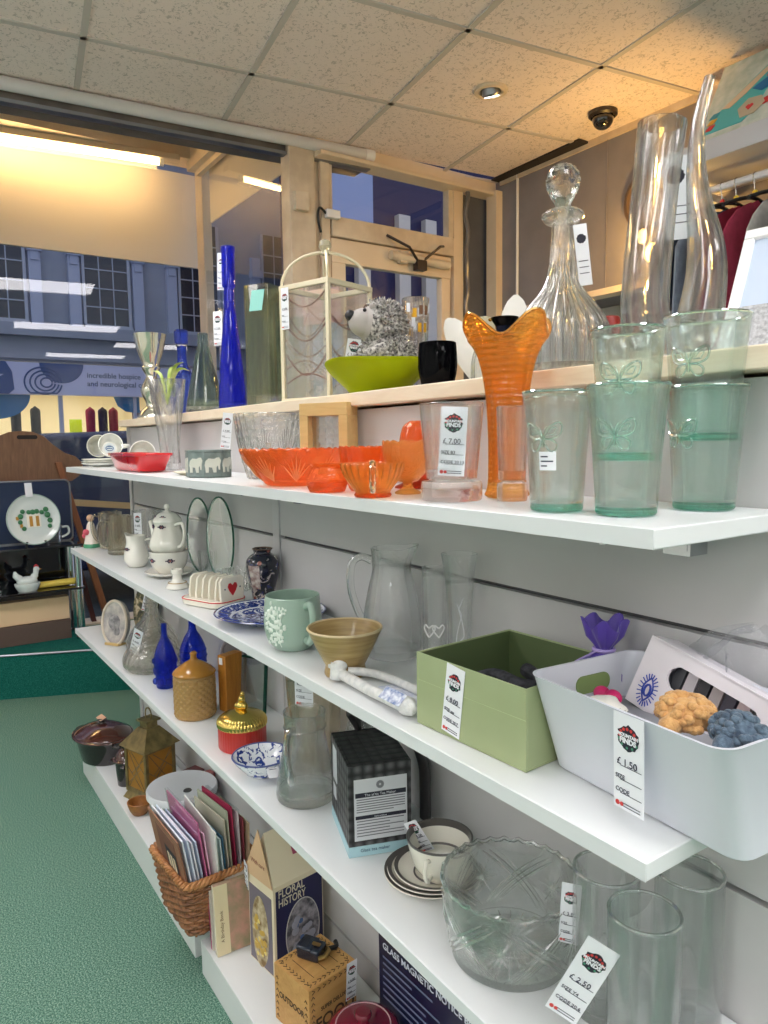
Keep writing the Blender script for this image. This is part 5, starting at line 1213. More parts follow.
ob('body', G().lathe(vessel([(r*1.08, z*.97) for r, z in dp], .006, .02), 60), GLd, t)
price_tag(t, (.052,-.055,.140), (.30,.45,.75), .032, .095, '6.00')
def bobbly(name, lab, x, y, s):
    t = thing(name, lab, 'bottle', (x,y,ZC), 0, 'cobalt blue bottles')
    pr = spline([(.030*s,0),(.034*s,.004),(.036*s,.03),(.040*s,.07),(.036*s,.10),(.024*s,.128),(.012*s,.150),(.0105*s,.180),(.012*s,.186)], 5)
    ob('body', G().lathe(vessel(pr, .003, .01), 36), COB2, t)
    g = G(); r2 = random.Random(2)
    for j, z in enumerate((.020,.050,.080)):
        for k in range(7):
            a = 2*PI*(k+.5*(j % 2))/7; g.ball((.034*s*cos(a), .034*s*sin(a), z), .013*s, n=12, m=8)
    if s < 1: ob('grape_bosses', g, COB2, t)
    else: ob('rings', G().tube([(.0405*cos(2*PI*i/32), .0405*sin(2*PI*i/32), .07) for i in range(32)], .0016, 6, closed=True).tube([(.0385*cos(2*PI*i/32), .0385*sin(2*PI*i/32), .088) for i in range(32)], .0016, 6, closed=True).tube([(.0385*cos(2*PI*i/32), .0385*sin(2*PI*i/32), .05) for i in range(32)], .0016, 6, closed=True), COB2, t)
    return t
bobbly('blue_bottle', 'tall cobalt bottle with ringed sides behind the ochre jar', .858,.165, 1.0)
bobbly('blue_bottle', 'short cobalt bottle with grape bosses left of the ochre jar', .885,.072, .80)
# biscuit jar
def weave(h, p):
    v = h.coord(kind='UV'); return None
M_och = mat('ochre_weave', L(168,132,78), .4, coat=.3); M_ocl = mat('ochre_glaze', L(176,122,44), .2, coat=.6)
t = thing('biscuit_jar', 'ochre basket-weave pottery jar with a knobbed lid', 'jar', (1.147,.066,ZC))
def wv(t,r,z,i):
    if r < .045 or z < .006 or z > .106: return (r, z)
    k = int(z/.0085); return (r*(1+.055*abs(sin(9*t+(PI/2 if k % 2 else 0)))), z)
g = G().lathe([(0,0),(.050,0),(.0515,.004)]+[(.0515,.006+.1*i/48) for i in range(49)]+[(.0520,.110),(.048,.112),(0,.112)], 108, wv)
ob('body', g, M_och, t)
ob('lid', G().lathe(spline([(.054,.111),(.0545,.116),(.044,.127),(.026,.139),(.012,.146)], 4)+[(.009,.149),(.0075,.158),(.0095,.164),(.006,.168),(0,.168)], 44), M_ocl, t)
# arched thing, wooden block frame, glass frame
t = thing('arched_plaque', 'grey arched stone plaque against the back panel', 'plaque', (1.045,.205,ZC), rot=(-.1,0,.45))
pl = [(-.042,0),(.042,0)]+[(.042*cos(PI*i/14), .105+.045*sin(PI*i/14)) for i in range(15)]
ob('body', G().extr(pl, .016, 'xz', 0), mottled('slate_purple', L(110,104,112), L(88,84,92), 20, .6), t, bevel=.003)
ob('arch_rim', G().tube([(a*.93, -.001, b) for a, b in pl[1:]], .0045, 8), mat('arch_rim', L(150,142,146), .5), t)
t = thing('wooden_block', 'upright honey-coloured wooden block with a small sticker', 'block', (1.160,.160,ZC), .35)
ob('body', G().b2((-.015,-.030,0),(.015,.030,.150)), wood('honey_wood', L(196,132,52), L(166,104,36), 20, 'Z', rough=.4), t, bevel=.002)
ob('sticker', G().b2((-.009,-.0308,.126),(.004,-.030,.144)), M_tag, t)
t = thing('glass_plaque', 'frameless glass plaque with a dark edge beside the wooden block', 'plaque', (1.215,.195,ZC), rot=(-.10,0,.45))
ob('pane', G().b2((-.040,-.003,0),(.040,.003,.142)), glass('grey_pane', (.80,.84,.82), .1), t)
ob('edge', G().b2((.038,-.0045,0),(.043,.0045,.143)).b2((-.040,-.0045,.139),(.043,.0045,.143)), M_edge, t)
# red and gold box
t = thing('trinket_box', 'red ribbed oval box with a gold sunburst lid', 'trinket box', (1.400,.088,ZC))
rib = lambda n, a: (lambda t,r,z,i: (r*(1+a*cos(n*t)), z))
ob('body', G().lathe([(0,0),(.053,0),(.055,.003),(.055,.050),(.050,.052),(0,.052)], 144, rib(48,.010)), mat('red_enamel', L(190,42,34), .35, coat=.3), t)
M_gd = mat('bright_gold', L(226,196,110), .16, 1)
ld = ob('lid', G().lathe(spline([(.0555,.050),(.0570,.053),(.0565,.064),(.048,.073),(.030,.082),(.014,.087)], 3)+[(0,.088)], 144, rib(48,.018)), M_gd, t)
ob('finial', G().ball((0,0,.096), .013, sx=.9, sz=.9, n=16, m=10).ball((.010,.004,.096), .008, n=12, m=8).ball((-.008,-.006,.095), .008, n=12, m=8).ball((.002,0,.112), .0085, n=14, m=10).ball((0,.003,.123), .0055, n=10, m=8), M_gd, ld)
# blue and white bowl
t = thing('willow_bowl', 'small blue and white china bowl with a price tag in it', 'bowl', (1.558,.064,ZC))
ob('body', G().lathe(vessel(spline([(.030,0),(.034,.003),(.038,.008),(.054,.026),(.063,.040)], 4), .003, .006), 56), mat('flow_blue', L(230,234,240), .2, fn=bluewhite(48,.55), coat=.5), t)
ob('rim_line', G().tube([(.0618*cos(2*PI*i/48), .0618*sin(2*PI*i/48), .0408) for i in range(48)], .0018, 6, closed=True), mat('rim_blue', L(60,76,140), .3), t)
price_tag(t, (.040,.0,.048), (-.9,.1,1.5), .026, .045, '3.00', plain=True)
# lidded carafe jug, tall vase behind
t = thing('glass_carafe', 'clear glass carafe with a handle, in front of the black box', 'carafe', (1.706,.092,ZC))
cp = spline([(.053,0),(.0585,.004),(.0595,.016),(.055,.050),(.046,.095),(.041,.130),(.0405,.160),(.0425,.176)], 6)
ob('body', G().lathe(vessel(cp, .0025, .012), 56), GL, t)
a = -1.05
ob('handle', G().tube([(q*cos(a), q*sin(a), z) for q, z in spline([(.040,.150),(.058,.152),(.064,.130),(.062,.085),(.052,.055),(.050,.050)], 6)], .0060, 10, flat=1.5), GLh, t)
ob('neck_ring', G().tube([(.0415*cos(2*PI*i/40), .0415*sin(2*PI*i/40), .146) for i in range(40)], .0015, 6, closed=True), GLh, t)
ob('foot_ring', G().tube([(.0548*cos(2*PI*i/40), .0548*sin(2*PI*i/40), .020) for i in range(40)], .0012, 6, closed=True), GLh, t)
t = thing('tall_cylinder_vase', 'tall clear glass vase with a round black tag behind the carafe', 'vase', (1.585,.180,ZC))
ob('body', G().lathe(vessel([(.052,0),(.055,.004),(.056,.10),(.062,.21),(.066,.272)], .003, .012), 48), GLs, t)
price_tag(t, (.048,-.050,.250), (0,0,.60), .042, .095, '6.00')
film('plastic_bag', 'loose clear plastic bag hanging open between carafe and black box', (1.748,.195,ZC+.001), (.042,.030,.165), 12, .2)
t = thing('card_wallet', 'black quilted wallet on the plastic bag under the shelf edge', 'wallet', (1.812,.140,ZC+.192), rot=(.35,.62,-.5))
ob('body', G().b2((-.022,-.006,-.03),(.022,.006,.03)), mottled('black_quilt', L(34,32,34), L(48,46,48), 60, .6), t, bevel=.004)
ob('stitch', G().b2((-.002,-.0066,.014),(.010,-.006,.016)), M_white, t)
t = thing('dark_hoop', 'dark grey curved headband behind the black box', 'headband', (1.797,.232,ZC), .0)
ob('band', G().tube([(.115,0,.001),(.115,0,.04)]+[(.115*cos(PI*i/20), .0, .080+.092*sin(PI*i/20)) for i in range(21)]+[(-.115,0,.04),(-.115,0,.001)], .009, 10, flat=1.5), mat('band_grey', L(70,68,70), .5), t)
# black tea maker box
def dots(h, p):
    v = h.coord(); d = h.vor(v, 52, rand=0); h.l(h.bump(h.math('SUBTRACT', 1, d), .6, .006), p.inputs['Normal'])
    return h.ramp(d, [(.1, L(96,96,98)), (.45, L(44,44,47)), (.65, L(24,24,26))])
t = thing('tea_maker_box', 'black dotted carton with a white printed label', 'box', (1.886,.126,ZC), -.34)
M_blk = mat('black_dots', L(50,50,54), .45, fn=dots)
bw, bd_, bh_ = .0765, .0555, .160
ob('carton', G().b2((-bw,-bd_,.018),(bw,bd_,bh_)), M_blk, t, bevel=.001)
ob('base_band', G().b2((-bw-.0006,-bd_-.0006,0),(bw+.0006,bd_+.0006,.018)), mat('pale_blue_band', L(170,206,216), .5), t)
M_lb = mat('label_grey', L(206,208,214), .5)
lb = ob('label', G().b2((bw,-bd_+.010,.028),(bw+.0006,bd_-.008,bh_-.024)), M_lb, t)
X_ = bw+.0008
g = G()
g.b2((X_-.0002,-bd_+.012,bh_-.056),(X_+.0003,bd_-.010,bh_-.048)).b2((X_-.0002,-bd_+.012,bh_-.094),(X_+.0003,bd_-.010,bh_-.088))
ob('heading_bar', g, M_ink, lb)
g = G()
for k in range(6): g.b2((X_-.0002,-bd_+.014,bh_-.0605-.0043*k),(X_+.0002,bd_-.012-(.02 if k == 5 else 0),bh_-.0590-.0043*k))
for k in range(6): g.b2((X_-.0002,-bd_+.014,bh_-.0985-.0052*k),(X_+.0002,bd_-.014-(.025 if k in (1,3) else 0),bh_-.0970-.0052*k))
ob('printed_lines', g, mat('print_grey', L(110,112,120), .6), lb)
text('heading', 'The at\u2019tic Tea Maker', .0065, M_lb, lb, (X_+.0004,0,bh_-.0542), (PI/2,0,PI/2), align='CENTER')
text('heading', 'Instructions', .0045, M_lb, lb, (X_+.0004,0,bh_-.0925), (PI/2,0,PI/2), align='CENTER')
g = G()
for k in range(12):
    a_ = 2*PI*k/12; g.extr(blob(.0+.0045*cos(a_), bh_-.036+.0045*sin(a_), .0026, .0026, n=10), .0004, 'yz', X_-.0002)
ob('round_emblem', g, mat('emblem_grey', L(130,132,140), .6), lb)
text('band_lettering', 'Glass tea maker', .008, mat('band_ink', L(60,84,110), .6), t, (bw+.001,-.01,.008), (PI/2,0,PI/2), align='CENTER')
ob('side_label', G().b2((-.055,-bd_-.0006,.085),(-.020,-bd_,.148)).b2((-.055,-bd_-.0006,.05),(-.030,-bd_,.075)), M_lb, t)
ob('top_dots', G().add([], []) if False else G().extr([(bw*q*1.0, 0) for q in ()] or [(-bw+.004,-bd_+.004),(bw-.004,-bd_+.004),(bw-.004,bd_-.004),(-bw+.004,bd_-.004)], .0006, 'xy', bh_), M_blk, t)
# cup and stacked saucers
M_cr = mat('ivory_china', L(232,228,216), .15, coat=.6); M_bnd = mat('pewter_band', L(92,88,86), .35, .3)
def plate(x, y, z, R, lab):
    t = thing('banded_saucer', lab, 'saucer', (x,y,z), 0, 'ivory saucers with grey bands')
    ob('body', G().lathe(vessel(spline([(R*.42,0),(R*.46,.0022),(R*.74,.006),(R,.013)], 4), .0028, .003), 56), M_cr, t)
    ob('outer_band', G().lathe([(R*.90,.0135),(R*.995,.0157),(R*.995,.0163),(R*.90,.0141)], 56), M_bnd, t)
    ob('inner_band', G().tube([(R*.50*cos(2*PI*i/48), R*.50*sin(2*PI*i/48), .0050) for i in range(48)], .0016, 6, closed=True), M_bnd, t)
plate(2.062,.128,ZC,.076,'lowest ivory saucer with grey bands under the cup')
plate(2.068,.124,ZC+.008,.071,'middle ivory saucer with grey bands under the cup')
plate(2.078,.122,ZC+.016,.064,'top ivory saucer with grey bands, carrying the cup')
t = thing('ivory_cup', 'ivory teacup with grey bands and a price tag', 'cup', (2.092,.122,ZC+.0205))
ob('body', G().lathe(vessel(spline([(.022,0),(.026,.003),(.040,.020),(.048,.045),(.052,.064)], 5), .0026, .006), 56), M_cr, t)
ob('band', G().lathe([(.0500,.056),(.0525,.0655),(.0520,.0665),(.0495,.0655),(.0475,.056)], 56), M_bnd, t)
ob('inner_band', G().tube([(.0405*cos(2*PI*i/48), .0405*sin(2*PI*i/48), .030) for i in range(48)], .0018, 6, closed=True), M_bnd, t)
a_ = -1.0
ob('handle', G().tube([(q*cos(a_), q*sin(a_), z) for q, z in spline([(.047,.050),(.062,.056),(.068,.040),(.058,.024),(.042,.022)], 5)], .0034, 8), M_cr, t)
price_tag(t, (-.052,-.020,.072), (.2,-.55,.4), .026, .055, '5.00')
# big cut glass bowl
t = thing('cut_glass_bowl', 'large straight-sided cut glass bowl with crossed cuts', 'bowl', (2.258,.113,ZC))
R0, R1, HH = .081, .095, .107
ob('body', G().lathe(vessel([(R0*.96,0),(R0,.003),(R0+.001,.012),(R1-.001,HH-.006),(R1,HH)], .0055, .010), 96, lambda t,r,z,i: (r, z+(.0022*cos(28*t) if z > HH-.008 else 0))), GLh, t)
rr = lambda z: R0+.001+(R1-R0)*z/HH+.0004
g = G()
for k in range(5):
    for j in (-.11,0,.11):
        for s in (-1,1):
            a0 = 2*PI*(k+.5)/5+j+.35; z0, z1 = .016, .092
            g.tube([(rr(z0+(z1-z0)*i/8)*cos(a0+s*(i/8-.5)*.95), rr(z0+(z1-z0)*i/8)*sin(a0+s*(i/8-.5)*.95), z0+(z1-z0)*i/8) for i in range(9)], [.0006,.0014,.0019,.0022,.0022,.0022,.0019,.0014,.0006], 6)
    for j in range(6):
        q = PI*j/6; a0 = 2*PI*k/5+.35; L_ = .026 if j % 2 == 0 else .018
        g.tube([(rr(.055+L_*sin(q)*w)*cos(a0+L_*cos(q)*w/R1), rr(.055+L_*sin(q)*w)*sin(a0+L_*cos(q)*w/R1), .055+L_*sin(q)*w) for w in (-1,-.5,0,.5,1)], [.0005,.0015,.0024,.0015,.0005], 6)
ob('cut_pattern', g, GLh, t)
g = G()
for j in range(12):
    q = PI*j/12; g.tube([(.070*cos(q)*w, .070*sin(q)*w, .0108) for w in (-1,-.5,0,.5,1)], [.0006,.0014,.0018,.0014,.0006], 5)
ob('base_star', g, GLh, t)
g = G().tube([((R1-.002)*cos(2*PI*i/84), (R1-.002)*sin(2*PI*i/84), HH+.0022*cos(28*2*PI*i/84)+.001) for i in range(84)], .0030, 6, closed=True); ob('rim', g, GLh, t)
# cylinder vases
def cyl(x, y, R, hgt, lab):
    t = thing('cylinder_vase', lab, 'vase', (x,y,ZC), 0, 'clear glass cylinder vases')
    ob('body', G().lathe(vessel([(R*.95,0),(R,.003),(R,hgt)], .0028, .014), 56), GL, t)
    ob('rim', G().tube([((R-.0014)*cos(2*PI*i/56), (R-.0014)*sin(2*PI*i/56), hgt) for i in range(56)], .0019, 6, closed=True), GLh, t)
    ob('base', G().lathe([(0,.0006),(R*.94,.0006),(R*.97,.004),(R*.95,.0135),(0,.0138)], 48), GLh, t); return t
t1 = cyl(2.398,.137,.0395,.182,'glass cylinder vase right behind the cut glass bowl')
price_tag(t1, (-.036,-.020,.150), (0,.05,.66), .024, .080, '3.50')
t2 = cyl(2.476,.104,.0395,.182,'glass cylinder vase nearest the shelf edge with a big price tag')
price_tag(t2, (-.017,-.046,.152), (.12,.42,.62), .037, .118, '2.50', 'Y4', '20.6')
cyl(2.466,.204,.0395,.188,'glass cylinder vase standing against the back panel')
# ------------------------------------------------------------------ bottom plinth
M_brg = mat('brown_glaze', L(74,38,32), .12, coat=.9); M_brd = mat('dark_glaze', L(34,26,28), .15, coat=.8)
def casserole(x, y, R, s, lab, tagc=True):
    t = thing('casserole', lab, 'casserole', (x,y,ZD), .3)
    ob('pot', G().lathe(vessel(spline([(R*.76,0),(R*.80,.004),(R*.90,.05*s),(R*.97,.092*s),(R*1.06,.098*s),(R*1.06,.106*s)], 4), .006, .01), 52, sx=1.0, sy=.80), M_brd, t)
    ob('rim', G().tube([(R*1.06*cos(2*PI*i/52), R*.85*sin(2*PI*i/52), .103*s) for i in range(52)], .005, 8, closed=True), M_brg, t)
    ld = ob('lid', G().lathe(spline([(R*1.03,.106*s),(R*1.0,.112*s),(R*.80,.126*s),(R*.45,.142*s),(R*.15,.148*s)], 4)+[(0,.148*s)], 52, sx=1.0, sy=.80), M_brg, t)
    ob('knob', G().lathe(spline([(R*.12,.146*s),(R*.09,.154*s),(R*.15,.161*s),(R*.13,.169*s)], 3)+[(0,.170*s)], 24), M_brd, ld)
    for q in (-1, 1): ob('handle', G().tube(spline([(q*R*1.02,-.03,.090*s),(q*R*1.22,-.022,.092*s),(q*R*1.22,.022,.092*s),(q*R*1.02,.03,.090*s)], 4), .008, 8), M_brd, t)
    if tagc: ob('paper_tag', G().box((.0,-.004,.172*s), (.032,.024,.0012), rx=.35, ry=.2), mat('kraft_tag', L(214,170,140), .7), t)
    return t
casserole(.165,.045,.116,.90,'large glossy brown lidded casserole at the far end of the plinth')
casserole(.435,.050,.034,.86,'small brown lidded pot between the casserole and the lantern', False)
t = thing('lantern', 'weathered brass lantern with amber lattice panes on the plinth', 'lantern', (.565,.105,ZD), .33)
M_br = mottled('old_brass', L(150,130,84), L(112,98,66), 30, .4, metal=.5)
t.scale = (.82,.82,1.04)
a, hb = .064, .150
ob('base', G().hexa([(-.080,-.080,0),(.080,-.080,0),(.080,.080,0),(-.080,.080,0)], [(-.066,-.066,.022),(.066,-.066,.022),(.066,.066,.022),(-.066,.066,.022)]), M_br, t)
g = G()
for sx_ in (-1,1):
    for sy_ in (-1,1): g.box((sx_*a,sy_*a,.022+hb/2),(.014,.014,hb))
for s in (-1,1):
    for z in (.030,hb+.018): g.box((0,s*a,z),(2*a,.012,.016)).box((s*a,0,z),(.012,2*a,.016))
ob('frame', g, M_br, t, bevel=.001)
M_amp = glass('amber_pane', (1,.66,.25), .1, body=(.75,.45,.12), bodyfac=.6)
for s in (-1,1):
    ob('pane', G().b2((-a+.007,s*a-.001,.036),(a-.007,s*a+.001,hb+.012)), M_amp, t); ob('pane', G().b2((s*a-.001,-a+.007,.036),(s*a+.001,a-.007,hb+.012)), M_amp if s > 0 else GLs, t)
g = G()
for s in (-1,1):
    for q in (-1,1):
        for o_ in (-.045,0,.045):
            g.tube([(q*(-.05)+o_*.4, s*(a+.002), .040+max(0,o_)), (q*.05+o_*.4, s*(a+.002), .155+min(0,o_))], .0016, 5); g.tube([(s*(a+.002), q*(-.05)+o_*.4, .040+max(0,o_)), (s*(a+.002), q*.05+o_*.4, .155+min(0,o_))], .0016, 5)
ob('lattice', g, M_br, t)
ob('roof', G().hexa([(-.086,-.086,hb+.022),(.086,-.086,hb+.022),(.086,.086,hb+.022),(-.086,.086,hb+.022)], [(-.030,-.030,hb+.078),(.030,-.030,hb+.078),(.030,.030,hb+.078),(-.030,.030,hb+.078)]), M_br, t)
ob('chimney', G().b2((-.024,-.024,hb+.078),(.024,.024,hb+.098)).b2((-.034,-.034,hb+.098),(.034,.034,hb+.104)), M_br, t)
ob('ring', G().tube([(.020*cos(2*PI*i/20), 0, hb+.118+.020*sin(2*PI*i/20)) for i in range(20)], .003, 6, closed=True), M_br, t)
solo('red_carton', G().box((0,0,.055),(.05,.05,.11)), mottled('maroon_card', L(110,50,52), L(84,40,46), 20, .5), 'small maroon carton behind the brass lantern', 'box', (.700,.205,ZD), .3, bevel=.001)
solo('small_book', G().box((0,0,.06),(.035,.06,.12)), mat('rose_cover', L(150,84,84), .5), 'dull rose book standing behind the brass lantern', 'book', (.770,.215,ZD), .1, bevel=.001)
t = thing('wooden_bowl', 'small turned wooden bowl beside the plastic tub', 'bowl', (.668,.036,ZD), 0)
ob('body', G().lathe(vessel(spline([(.022,0),(.024,.003),(.032,.018),(.038,.040)], 4), .005, .008), 40), wood('bowl_wood', L(170,112,56), L(134,84,38), 14, 'X', rough=.4), t)
t = thing('cake_tub', 'round translucent plastic tub with a white lid behind the card basket', 'tub', (.815,.128,ZD))
ob('tub', G().lathe(vessel([(.085,0),(.090,.004),(.100,.110)], .003, .005), 52), glass('milky_plastic', (.93,.94,.95), .0, 1.4, body=(.75,.77,.8), bodyfac=.55), t)
ob('lid', G().lathe([(.1025,.102),(.1065,.104),(.1065,.120),(.103,.125),(.096,.122),(.060,.120),(0,.1195)], 60), mat('lid_plastic', L(216,218,224), .3), t)
ob('vent', G().lathe([(0,.1235),(.011,.1235),(.013,.1205)], 24), mat('vent_dark', L(80,80,84), .4), t, (.035,.005,0))
# wicker basket of cards
t = thing('wicker_basket', 'brown wicker basket packed with greeting cards, jutting over the plinth', 'basket', (1.250,.040,ZD+.004), .06)
M_wk = mottled('wicker', L(154,104,66), L(108,68,42), 40, .55); M_wkl = mottled('wicker_rim', L(190,134,84), L(154,100,58), 40, .5)
def bpt(u, z, off=0):
    s = .82+.18*z/.135; pl = rrect((.112+off)*s, (.098+off)*s, .022, 5); n = len(pl)
    L_ = [0]; 
    for i in range(n): L_.append(L_[-1]+math.dist(pl[i], pl[(i+1) % n]))
    d = (u % 1)*L_[-1]
    for i in range(n):
        if d <= L_[i+1]: f = (d-L_[i])/max(1e-9, L_[i+1]-L_[i]); a, b = pl[i], pl[(i+1) % n]; return (a[0]+(b[0]-a[0])*f, a[1]+(b[1]-a[1])*f, z)
    return (*pl[0], z)
g = G(); NS = 36
for r in range(15):
    z = .006+.0088*r; K = NS*4
    g.tube([bpt(i/K, z, .0026*cos(PI*i*NS/K*1.0+(PI if r % 2 else 0))) for i in range(K)], .0040, 5, closed=True, flat=1.15)
ob('weave', g, M_wk, t)
g = G()
for k in range(NS): g.tube([bpt((k+.0)/NS, .0), bpt(k/NS, .138)], .0034, 5)
ob('stakes', g, M_wk, t)
g = G()
for ph in (0, 2*PI/3, 4*PI/3):
    K = 160; g.tube([(lambda q: (q[0], q[1], .142+.0065*sin(i*2*PI*22/K+ph)))(bpt(i/K, .138, .0055*cos(i*2*PI*22/K+ph))) for i in range(K)], .0046, 6, closed=True)
ob('rim', g, M_wkl, t)
ob('bottom', tray([(.088,.076,.02,.0),(.088,.076,.02,.006)], 4), M_wk, t)
cards = [
 (L(150,106,84),'brown illustrated card at the front of the wicker basket',.265,.180,'print'),
 (L(226,230,240),'white envelope right behind the brown card in the basket',.262,.185,''),
 (L(214,222,238),'pale blue-white envelope, second behind the brown card',.258,.190,''),
 (L(236,238,244),'white card with a squared corner, third behind the brown card',.240,.188,''),
 (L(190,206,226),'powder blue envelope behind the white squared card',.236,.184,''),
 (L(200,104,150),'magenta-edged card sleeve in the basket, tallest of the front ones',.285,.186,'film'),
 (L(226,176,200),'pale pink card just behind the magenta one',.250,.180,''),
 (L(236,238,234),'white card leaning, first of the middle bunch',.268,.176,''),
 (L(206,220,206),'pale green card in the middle bunch of the basket',.215,.182,''),
 (L(206,226,230),'ice blue card in the middle bunch of the basket',.210,.184,''),
 (L(70,120,150),'teal blue card in the middle bunch of the basket',.205,.180,''),
 (L(216,208,190),'cream card edge behind the teal card',.240,.178,''),
 (L(190,196,176),'sage card behind the cream card',.255,.176,''),
 (L(176,50,86),'crimson card toward the back of the basket',.262,.174,''),
 (L(224,210,214),'blush card in clear film at the back of the basket',.250,.180,'film'),
 (L(150,70,80),'dark rose card at the back of the basket',.235,.176,''),
 (L(196,170,140),'tan card last in the basket, against the shelf back',.225,.172,'')]
M_flm = glass('card_film', (.96,.97,.98), 0, 1.4, .05)
BM = Matrix.Translation((1.250,.042,ZD+.012)) @ Matrix.Rotation(.06, 4, 'Z')
r2 = random.Random(11)
for k, (c, lab, hh, ww, sp) in enumerate(cards):
    y = -.062+.0086*k
    lean = .20-.010*k if k < 7 else (.10-.012*(k-7))
    roll = (.10, .08, .07, .05, .04, .05, .06, .16, .02, .0, -.02, -.05, -.06, -.07, -.04, .0, .02)[k]
    cd = thing('greeting_card', lab, 'card', (0,0,0), 0, 'greeting cards in the wicker basket')
    m_ = BM @ Matrix.Translation((-.006+r2.uniform(-.004,.004), y, 0)) @ Matrix.Rotation(lean, 4, 'X') @ Matrix.Rotation(roll, 4, 'Y')
    cd.location = m_.to_translation(); cd.rotation_euler = m_.to_euler()
    ob('card', G().b2((-ww/2,-.0017,0),(ww/2,.0017,hh)), mat('card_%d' % k, c, .6), cd)
    if sp == 'print':
        yy = -.0020
        ob('card_frame', G().b2((-.05,yy-.0006,.10),(.06,yy+.0004,.245)), mat('card_pattern', L(120,74,60), .6), cd)
        ob('card_label', G().b2((-.01,yy-.0012,.135),(.056,yy,.205)), M_ink, cd)
        for x_ in (.0,.017,.034): ob('card_letter', G().b2((x_,yy-.0018,.150),(x_+.011,yy-.0006,.190)), mat('card_cream', L(226,206,180), .6), cd)
    if sp == 'film': ob('sleeve', G().b2((-ww/2-.003,-.0032,.004),(ww/2+.003,.0032,hh+.008)), M_flm, cd)
# books leaning on the basket
M_pgs = mat('page_edge', L(226,218,196), .8)
t = thing('magenta_book', 'thin magenta-edged book leaning against the wicker basket', 'book', (1.372,.055,ZE), rot=(0,-.10,-.05))
ob('cover', G().b2((-.004,-.050,0),(.004,.055,.172)), mat('magenta_cover', L(190,40,110), .5), t)
ob('wrap', G().b2((.0042,-.050,0),(.009,.055,.176)), mat('clear_cover', L(214,206,196), .3), t)
t = thing('floral_book', 'faded pink floral notebook with a cream spine band', 'book', (1.400,.055,ZE), rot=(0,-.10,-.05))
ob('cover', G().b2((-.008,-.048,0),(.008,.056,.165)), mottled('faded_floral', L(196,150,132), L(150,140,110), 34, .7), t, bevel=.001)
ob('spine_band', G().b2((.0078,-.049,0),(.0086,-.016,.165)), mat('cream_band', L(222,208,170), .6), t)
text('cover_lettering', 'A Birthday Book', .011, mat('sepia', L(110,84,60), .6), t, (.0090,-.030,.03), (0,-PI/2,PI), ex=.0001)
ob('pages', G().b2((-.0068,-.0486,.001),(.0068,-.047,.164)), M_pgs, t)
# house-shaped carton
M_cream = mat('carton_cream', L(228,214,186), .55); M_navy = mat('carton_navy', L(26,26,72), .45); M_lil = mat('carton_grey', L(112,104,118), .5)
t = thing('gable_carton', 'gable-topped carton printed with flowers, navy on the right face', 'carton', (1.485,.147,ZE), .13)
hx_, hy_, ev, rd = .0525, .068, .215, .318
g = G().b2((-hx_,-hy_,0),(hx_,hy_,ev))
g.add([(-hx_,-hy_,ev),(hx_,-hy_,ev),(hx_,hy_,ev),(-hx_,hy_,ev),(0,-hy_+.012,rd),(0,hy_-.012,rd)], [(0,1,4),(1,2,5,4),(2,3,5),(3,0,4,5)])
ob('box', g, M_cream, t, bevel=.0008)
ob('gable_flap', G().add([(-hx_-.004,-hy_-.006,ev-.002),(hx_+.002,-hy_-.004,ev-.002),(-.002,-hy_-.002,rd+.012),(-hx_-.004,-hy_-.004,ev-.002),(hx_+.002,-hy_-.002,ev-.002),(-.002,-hy_,rd+.012)], [(0,1,2),(5,4,3),(0,3,4,1),(1,4,5,2),(2,5,3,0)]), mat('flap_tan', L(216,180,142), .6), t)
ob('front_panel', G().b2((hx_,-hy_+.006,.004),(hx_+.0008,hy_-.003,ev-.012)), M_navy, t)
ob('side_panel', G().b2((-hx_+.004,-hy_-.0008,.004),(hx_-.008,-hy_,ev-.03)), M_lil, t)
ob('oval_picture', G().extr(blob(.008,.082,.046,.078), .0016, 'yz', hx_), mottled('bouquet_grey', L(60,62,72), L(170,166,176), 50, .5), t)
ob('oval_rim', G().tube([(hx_+.0018, .008+.046*cos(2*PI*i/40), .082+.078*sin(2*PI*i/40)) for i in range(40)], .0012, 5, closed=True), mat('silver_line', L(190,188,190), .4), t)
ob('oval_picture', G().extr([(-.004+.034*cos(2*PI*i/28), .085+.085*sin(2*PI*i/28)) for i in range(28)], -.0016, 'xz', -hy_), mottled('bouquet_gold', L(214,200,170), L(120,90,40), 45, .5), t)
def fl_(c, m_, n, s, ax): 
    g = G(); r2 = random.Random(n)
    for k in range(n):
        a_, b_ = r2.uniform(-1,1)*.026+.008, .07+r2.uniform(-1,1)*.046
        g.ball((hx_+.0016, a_, b_) if ax else (-.012+a_*.8, -hy_-.0016, b_), s*r2.uniform(.7,1.2), sx=.14 if ax else 1, sy=1 if ax else .14, n=8, m=6)
    ob('printed_flowers', g, m_, t)
fl_(0, mat('bloom_grey', L(156,158,176), .5), 14, .010, True); fl_(0, mat('bloom_blue', L(70,100,150), .5), 8, .007, True)
fl_(0, mat('bloom_gold', L(196,160,70), .5), 14, .008, False); fl_(0, mat('bloom_yellow', L(226,206,120), .5), 8, .006, False)
M_gl = mat('carton_title', L(214,206,186), .4)
text('title', 'FLORAL', .026, M_gl, t, (hx_+.0012,-hy_+.012,ev-.030), (PI/2,0,PI/2), sx=.78, bold=.0003)
text('title', 'HISTORY', .026, M_gl, t, (hx_+.0012,-hy_+.012,ev-.052), (PI/2,0,PI/2), sx=.70, bold=.0003)
ob('roof_motif', G().box((.030,.012,.270),(.022,.026,.001), ry=1.11), mat('motif_pink', L(170,70,100), .5), t)
text('flap_lettering', 'With care', .014, mat('flap_ink', L(150,84,70), .6), t, (-.026,-hy_-.0075,ev+.035), (PI/2-.05,0,0))
price_tag(t, (-hx_+.004,-hy_-.008,ev+.02), (.1,.25,-.2), .022, .075, '3.00')
